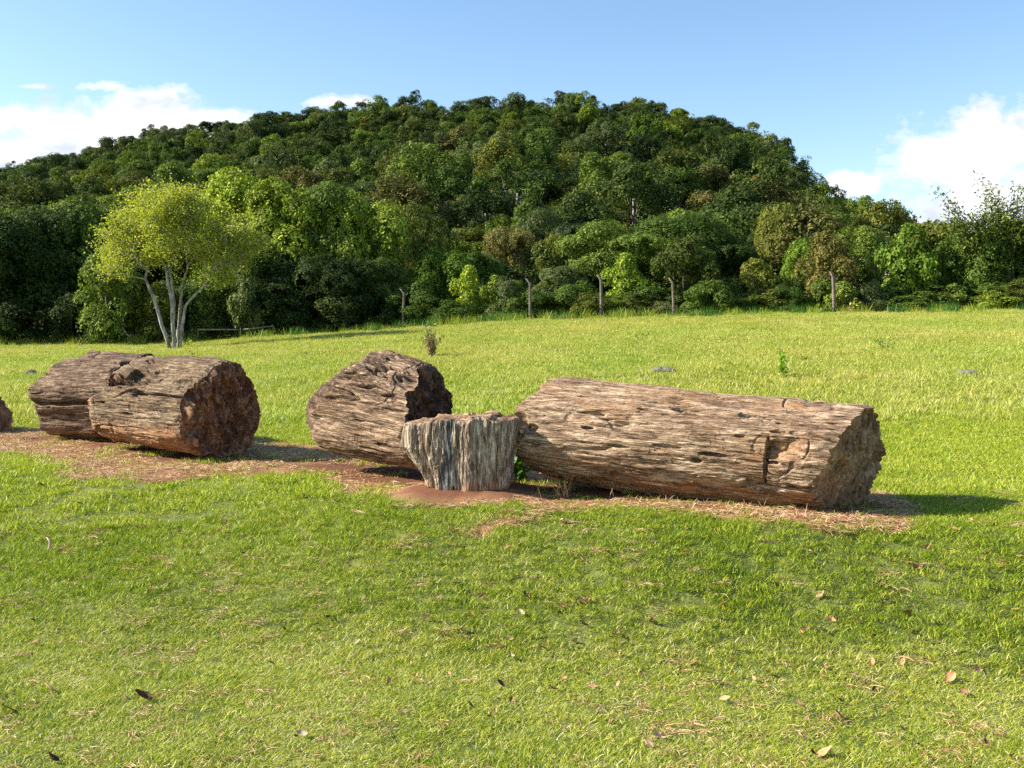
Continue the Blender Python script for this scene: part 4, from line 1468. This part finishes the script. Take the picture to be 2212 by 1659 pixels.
# ------------------------------------------------------------------ fence posts
def build_posts():
    def post_mesh(h, lean, w=0.13, arm=0.42):
        b = MB()
        sec = lambda z, x, k=1.0: [(x - w / 2 * k, -w / 2 * k, z), (x + w / 2 * k, -w / 2 * k, z), (x + w / 2 * k, w / 2 * k, z), (x - w / 2 * k, w / 2 * k, z)]
        rings = [sec(-0.3, 0), sec(0.0, 0), sec(h * 0.5, lean * 0.3), sec(h, lean), sec(h + 0.06, lean - 0.03, .95), sec(h + arm * 0.85, lean - arm * 0.62, .72)]
        V = [v for r_ in rings for v in r_]
        Fs = []
        for i in range(len(rings) - 1):
            for k in range(4):
                Fs.append((i * 4 + k, i * 4 + (k + 1) % 4, (i + 1) * 4 + (k + 1) % 4, (i + 1) * 4 + k))
        Fs.append((0, 3, 2, 1))
        n = (len(rings) - 1) * 4
        Fs.append((n, n + 1, n + 2, n + 3))
        b.add(V, Fs)
        me = b.mesh('post', [M['concrete']], False)
        return me
    PO = [(345, 57, 690, 'concrete fence post behind the yellow tree stems'),
          (745, 58, 640, 'shaded fence post under the dark wood block'),
          (870, 58, 622, 'fence post at the right end of the dark wood block'),
          (1145, 57, 600, 'fence post with bent top right of the orange-tipped young trees'),
          (1299, 57, 592, 'slim fence post with bent top before the umbrella-shaped tree'),
          (1456, 57, 598, 'pale fence post below the tall olive bush'),
          (1625, 60.3, 590, 'fence post half hidden in the pale green bush'),
          (1803, 57, 585, 'fence post under the rust-topped tree'),
          (1982, 60.3, 600, 'fence post under the bright broad-leaved tree'),
          (2180, 60.3, 572, 'last fence post near the right picture edge')]
    rng = random.Random(8)
    for (px, Y, topy, lab) in PO:
        t = W(px, topy, Y)
        z = hgt(t.x, Y)
        h = t.z - z
        me = post_mesh(h - 0.35 if h > 1.2 else h, rng.uniform(-0.08, 0.1), 0.15, 0.36)
        o = link('fence_post', me, None, (t.x, Y, z), (0, rng.uniform(-.02, .02), rng.uniform(-.3, .3)))
        tag(o, lab, 'fence post', 'concrete posts of the field fence')
    # thin leaning stake left of the yellow tree
    b = MB()
    b.tube([(0, 0, 0), (0.05, 0, 0.5), (-0.35, 0, 1.0)], [0.03, 0.03, 0.025], 6)
    p = W(278, 744, 55)
    tag(link('leaning_stake', b.mesh('stake', [M['concrete']]), None, (p.x, 55, hgt(p.x, 55))), 'thin bent stake in the shade left of the yellow tree', 'stake')
    # low rail right of the yellow tree
    root = bpy.data.objects.new('low_rail', None)
    COL.objects.link(root)
    p0, p1, p2 = W(428, 712, 56), W(520, 712, 56.5), W(590, 704, 57)
    root.location = p0
    b = MB()
    b.tube([p0 - p0, p1 - p0], [0.045, 0.04], 6)
    b.tube([p1 - p0 + Vector((0.15, 0, 0.0)), p2 - p0], [0.045, 0.04], 6)
    link('rail', b.mesh('rail', [M['bark_grey']]), root)
    for p in (p0, p1, p2):
        b = MB()
        q = p - p0
        g = hgt(p.x, p.y) - p0.z
        b.tube([Vector((q.x, q.y, g - .1)), Vector((q.x, q.y, q.z + .08))], [0.05, 0.045], 6)
        link('post', b.mesh('railpost', [M['bark_dark']]), root)
    tag(root, 'low wooden rail in the shade at the wood edge right of the yellow tree', 'rail')


build_posts()

# ------------------------------------------------------------------ small plants, stones
def stone_mesh(seed, rx, ry, rz):
    n, m = 24, 36
    ph = np.linspace(-PI / 2, PI / 2, n)[:, None]
    th = np.linspace(0, 2 * PI, m)[None, :]
    x, y, z = np.cos(ph) * np.cos(th), np.cos(ph) * np.sin(th), np.sin(ph) + 0 * th
    d = 1 + 0.30 * fbm(x * 1.6, y * 1.6, z * 1.6, 3, seed) + 0.05 * fbm(x * 8, y * 8, z * 8, 2, seed)
    d = np.round(d * 9) / 9 * 0.5 + d * 0.5
    return gridmesh('stone', x * d * rx, y * d * ry, z * d * rz, [M['stone']])


for (px, py, w_, h_, lab, seed) in ((66, 812, 0.17, 0.13, 'grey stone in the grass left of the grey-brown log', 3),
                                   (1430, 806, 0.30, 0.12, 'low grey stone in the meadow behind the long log', 5),
                                   (2093, 812, 0.24, 0.11, 'brownish stone in the meadow at the far right', 8),
                                   (2365 / 1.0 * 0 + 1350, 836, 0.10, 0.05, 'small brown stone just above the long log', 9)):
    g = ground_at(px, py)
    o = link('stone', stone_mesh(seed, w_, w_ * .7, h_), None, (g.x, g.y, g.z + h_ * .3))
    tag(o, lab, 'stone')


def plant(px, py, h, nst, mat, label, name='small_shrub', seed=1, lsize=0.07, spread=0.5, gap=0.06, cat='plant', droop=0.8, aspect=0.4, sag=0.3, ycap=None):
    rng = random.Random(seed)
    g = ground_at(px, py)
    root = bpy.data.objects.new(name, None)
    COL.objects.link(root)
    root.location = g
    b = MB()
    lv = []
    for i in range(nst):
        a = rng.uniform(0, 6.28)
        d = Vector((math.cos(a) * spread, math.sin(a) * spread, 1))
        leafy_branch(b, lv, (rng.uniform(-.03, .03), rng.uniform(-.03, .03), -.02), d, h * rng.uniform(.6, 1.05), 0.008 + h * .006, rng, 6, gap, sag, lsize)
    link('stem', b.mesh('stem', [M['bark_dark']]), root)
    link('foliage', leaves_mesh('foliage', lv, mat, seed, aspect, droop), root)
    tag(root, label, cat)
    return root


plant(932, 772, 1.15, 11, M['leaf_dead'], 'withered brown drooping plant in the meadow behind the middle log', 'withered_plant', 3, 0.10, 0.28, 0.035, droop=2.5, aspect=0.25, sag=0.5)
plant(938, 765, 1.35, 2, M['leaf_fresh'], 'fresh green shoot topping the withered plant', 'green_shoot', 8, 0.07, 0.12, 0.10)
plant(1692, 818, 0.75, 4, M['leaf_fresh'], 'small leafy green sapling in the meadow above the long log', 'sapling', 5, 0.09, 0.28, 0.05)
plant(1912, 754, 0.9, 5, M['leaf_fresh'], 'yellow-green spreading seedling in the meadow at right', 'seedling', 6, 0.09, 0.9, 0.11)
plant(1385, 738, 0.6, 3, M['leaf_fresh'], 'tiny seedling in the mid meadow below the fourth fence post', 'seedling', 7, 0.08, 0.5, 0.09)
plant(755, 716, 1.0, 2, M['leaf_fresh'], 'thin lone sapling at the shade edge of the meadow', 'sapling', 9, 0.08, 0.15, 0.16)
plant(85, 745, 1.2, 2, M['leaf_fresh'], 'thin bright sapling in front of the dark left trees', 'sapling', 10, 0.10, 0.2, 0.2)
plant(404, 748, 0.7, 6, M['leaf_fresh'], 'bright green weed at the foot of the yellow tree', 'weed', 11, 0.12, 0.6, 0.10)
plant(418, 768, 0.35, 4, M['leaf_fresh'], 'small bright weed peeking above the hollow-topped log', 'weed', 12, 0.08, 0.6, 0.08)
plant(345, 742, 0.55, 6, M['leaf_yellow'], 'yellowish weeds left of the yellow tree foot', 'weed', 13, 0.07, 0.8, 0.08)
plant(1830, 676, 1.1, 7, M['leaf_yellow'], 'yellow-leaved weed right of the seventh fence post', 'weed', 14, 0.14, 0.7, 0.10)
plant(1765, 677, 1.0, 6, M['leaf_fresh'], 'bright green weed left of the seventh fence post', 'weed', 15, 0.14, 0.8, 0.10)
# vine leaves between stump and long log
gv = plant(1112, 1020, 0.95, 7, M['leaf_dark'], 'dark green leafy plant growing between the stump and the long log', 'leafy_plant', 21, 0.085, 0.20, 0.04, droop=2.0, aspect=0.35, sag=0.35)
gv.location = W(1120, 1010, 9.75)
gv.location.z = hgt(gv.location.x, 9.75)


def dry_tuft(px, py, n, h, mat, label, seed, w=0.004, lean=0.5):
    g = ground_at(px, py)
    o = blade_tuft('dry_tuft', n, 0.05, h * .5, h, w, lean, 0.4, mat, seed, 0.2, 0.9)
    COL.objects.link(o)
    o.location = g
    tag(o, label, 'grass tuft')


dry_tuft(1216, 1076, 26, 0.26, M['straw'], 'dry tan grass tuft before the shaded left end of the long log', 61)
dry_tuft(1165, 1078, 4, 0.24, M['straw'], 'two thin dry stalks between the stump and the dry tuft', 62, 0.005, 0.3)
dry_tuft(1325, 1078, 3, 0.18, M['straw'], 'thin reddish stalk under the long log', 63, 0.005, 0.4)
dry_tuft(905, 1055, 7, 0.16, M['straw'], 'thin dry stalks left of the stump foot', 64)
dry_tuft(760, 1030, 12, 0.13, M['straw'], 'small rusty weed under the middle log', 65)
dry_tuft(1650, 1112, 14, 0.16, M['straw'], 'dry orange stalks against the right part of the long log', 66)
dry_tuft(1560, 1100, 8, 0.13, M['straw'], 'short dry stalks under the middle of the long log', 67)
dry_tuft(1735, 1118, 12, 0.15, M['straw'], 'dry stalks at the right foot of the long log', 68)
dry_tuft(530, 1010, 14, 0.14, M['straw'], 'dry tuft at the foot of the large brown broken face', 69)
dry_tuft(1735, 782, 110, 0.42, M['meadow'], 'taller green grass tuft in the meadow behind the long log', 70, 0.012, 0.6)

# ------------------------------------------------------------------ fallen leaves
def leaf_mat(name, c0, c1):
    return mat_plain(name, [(0.35, c0), (0.65, c1)], 30, 0.9, (1, 1, 1), 0.3, 0.002)


LM = {'brown': leaf_mat('brown_dead_leaf', (0.16, 0.075, 0.04), (0.32, 0.17, 0.09)), 'tan': leaf_mat('tan_dead_leaf', (0.34, 0.19, 0.10), (0.52, 0.33, 0.20)),
      'dark': leaf_mat('dark_dead_leaf', (0.045, 0.025, 0.018), (0.13, 0.065, 0.04)), 'orange': leaf_mat('orange_dead_leaf', (0.42, 0.20, 0.10), (0.60, 0.32, 0.17)),
      'pale': leaf_mat('pale_dead_leaf', (0.36, 0.26, 0.17), (0.54, 0.43, 0.31))}


def fallen_leaf(seed, lx, ly, curl, mat):
    n, m = 12, 7
    u = np.linspace(0, 1, n)[:, None]
    v = np.linspace(-1, 1, m)[None, :]
    rng = np.random.default_rng(seed)
    wd = np.sin(PI * np.clip(u, 0.02, 0.985) ** 0.85) ** 0.75
    y = v * wd * ly / 2 + 0 * u
    x = (u - 0.5) * lx + 0 * v
    z = curl * ly * 0.5 * (v ** 2) * wd + 0.25 * curl * lx * (2 * u - 1) ** 2 + 0.12 * ly * fbm(u * 3 + seed, v * 2 + 0 * u, 0 * u + 0 * v, 2, seed)
    V = np.stack([x, y, z], -1).reshape(-1, 3)
    i = np.arange(n - 1)[:, None] * m + np.arange(m - 1)[None, :]
    Q = np.stack([i, i + 1, i + m + 1, i + m], -1).reshape(-1, 4)
    return quads('leaf', V, Q, [mat])


def r1(x, y):
    return x * .3872, 1016.5 + y * .3872


def r2(x, y):
    return 677.7 + x * .3872, 1016.5 + y * .3872


def r3(x, y):
    return 1423.2 + x * .3872, 1016.5 + y * .3872


LV = [r1(*q) + (c, s) for q, c, s in [((235, 98), 'brown', 1), ((445, 200), 'dark', .8), ((265, 395), 'tan', .6), ((1705, 165), 'dark', 1), ((1290, 85), 'tan', .7), ((915, 640), 'brown', 1),
     ((685, 905), 'dark', .8), ((185, 855), 'brown', .7), ((190, 980), 'brown', 1), ((280, 1250), 'tan', 1.3), ((795, 1295), 'dark', 1.6), ((710, 1305), 'tan', .8), ((60, 1360), 'brown', 1.6),
     ((290, 1640), 'dark', 1), ((1830, 838), 'dark', .8), ((1360, 485), 'brown', .6), ((1240, 1510), 'tan', .5), ((1685, 1500), 'pale', .9), ((1215, 1640), 'tan', .7)]]
LV += [r2(*q) + (c, s) for q, c, s in [((170, 228), 'pale', .8), ((370, 275), 'pale', 1), ((1385, 300), 'tan', 1), ((800, 655), 'tan', 1), ((1075, 450), 'brown', .9), ((1150, 440), 'tan', .8),
     ((1630, 475), 'brown', 1), ((1500, 522), 'tan', .8), ((940, 730), 'brown', 1), ((1185, 725), 'dark', 1), ((1470, 745), 'dark', .8), ((1525, 750), 'brown', .9), ((1335, 795), 'tan', .9),
     ((1380, 785), 'orange', .9), ((1160, 825), 'pale', 1.2), ((875, 830), 'brown', .8), ((1945, 790), 'tan', .6), ((1885, 865), 'brown', 1), ((1510, 885), 'brown', .9), ((710, 932), 'tan', 1.1),
     ((840, 920), 'dark', .8), ((1040, 1012), 'tan', 1.2), ((1090, 970), 'tan', .8), ((1030, 970), 'orange', .8), ((1690, 930), 'tan', 1.1), ((1455, 975), 'tan', .9), ((1275, 1010), 'brown', 1),
     ((245, 980), 'pale', .7), ((1105, 1065), 'tan', .8), ((1490, 1140), 'brown', .9), ((1555, 1228), 'orange', .9), ((1700, 1220), 'tan', .7), ((1045, 1218), 'dark', .9), ((1335, 1245), 'brown', .9),
     ((1105, 1310), 'brown', .7), ((420, 1205), 'dark', .8), ((1920, 1510), 'pale', 1), ((1870, 1555), 'tan', .9), ((980, 1405), 'brown', .7), ((85, 835), 'dark', .8), ((630, 845), 'dark', .8),
     ((310, 920), 'brown', .7), ((1660, 1425), 'brown', .7)]]
LV += [r3(*q) + (c, s) for q, c, s in [((1055, 270), 'orange', .9), ((1240, 360), 'tan', 1), ((1050, 385), 'brown', .8), ((840, 475), 'tan', .9), ((1640, 345), 'orange', .9), ((740, 555), 'tan', .5),
     ((1910, 530), 'brown', .9), ((1495, 455), 'brown', .8), ((1440, 565), 'brown', 1.3), ((275, 645), 'tan', .6), ((640, 660), 'brown', 1), ((1220, 655), 'dark', 1.1), ((900, 715), 'tan', 1),
     ((1275, 750), 'brown', .9), ((355, 775), 'brown', .9), ((1385, 822), 'brown', 1.4), ((960, 858), 'orange', .9), ((820, 905), 'orange', .9), ((900, 910), 'tan', 1), ((1190, 950), 'brown', 1),
     ((1420, 930), 'brown', .8), ((190, 1100), 'brown', .9), ((410, 1095), 'orange', .7), ((605, 1155), 'tan', .8), ((305, 1195), 'tan', 1.1), ((530, 1185), 'orange', .8), ((930, 1130), 'brown', .8),
     ((1190, 1095), 'orange', .9), ((1360, 1095), 'orange', .8), ((1625, 1190), 'orange', 1.3), ((1775, 1130), 'orange', 1.4), ((245, 1290), 'orange', .8), ((370, 1300), 'orange', 1), ((780, 1330), 'brown', .8),
     ((995, 1395), 'brown', 1.2), ((1355, 1475), 'tan', .8), ((925, 1605), 'orange', 1.3), ((15, 1510), 'tan', .9), ((725, 1530), 'tan', .7), ((2030, 845), 'orange', .9), ((1705, 1265), 'brown', .8)]]
CW = {'brown': 'mid brown', 'tan': 'light tan', 'dark': 'dark brown', 'orange': 'orange-brown', 'pale': 'pale cream'}
rl = random.Random(77)
ALL = []
for i, (px, py, c, s) in enumerate(LV):
    g = ground_at(px, py)
    wide, curl = rl.uniform(.8, 1.25), rl.uniform(.1, .8)
    me = fallen_leaf(i, 0.075 * s, 0.038 * s * wide, curl, LM[c])
    o = link('fallen_leaf', me, None, (g.x, g.y, g.z + 0.030), (rl.uniform(-.7, .7), rl.uniform(-.7, .7), rl.uniform(0, 6.28)))
    size = 'large' if s > 1.15 else ('small' if s < .75 else 'medium')
    row = 'at the bank top' if py < 1150 else ('on the upper bank' if py < 1260 else ('mid lawn' if py < 1400 else ('on the lower lawn' if py < 1530 else 'near the lawn bottom')))
    colw = ('below the hollow-topped log' if px < 600 else ('below the middle log' if px < 860 else ('below the stump' if px < 1130 else
            ('below the long log left half' if px < 1480 else ('below the long log right half' if px < 1880 else 'below the long log shadow')))))
    ALL.append((o, f"{size} {CW[c]} {'curled' if curl > 0.4 else 'flat'} {'broad' if wide > 1.02 else 'narrow'} leaf {row} {colw}"))
for o, lab in ALL:
    tag(o, lab, 'leaf', 'dry leaves fallen on the lawn')
# small crumbs of leaf litter too many to count
rg = np.random.default_rng(99)
bits = []
for i in range(5):
    o_ = bpy.data.objects.new('litter_bit', fallen_leaf(300 + i, 0.034, 0.018, 0.6, LM[['brown', 'tan', 'dark', 'orange', 'brown'][i]]))
    bits.append(o_)
P_ = tuft_points(3.5, 9.5, lambda y: 9, rg, 0.62, lambda x, y: np.clip(0.35 + 0.35 * x / 3 + 0.6 * fbm(x * 1.2, y * 1.2, 0 * x, 2, 71), 0.08, 1), 0.3)
p_, r_, c_ = full(P_, rg, 0.5, 1.5, None, 0.026, 0.8)
scatter('leaf_litter', 'crumbs of dry leaf litter scattered through the lawn', p_, r_, c_, rg.integers(0, 5, len(P_)), bits)
# curled pale pod
g = ground_at(*r1(265, 462))
b = MB()
b.tube([(0, 0, 0), (0.012, 0.02, 0.05), (0.01, 0.03, 0.1), (-0.02, 0.03, 0.13)], [0.006, 0.012, 0.012, 0.005], 7)
tag(link('curled_pod', b.mesh('pod', [LM['pale']]), None, g), 'whitish curled pod standing in the grass at left', 'pod')
print('all done')
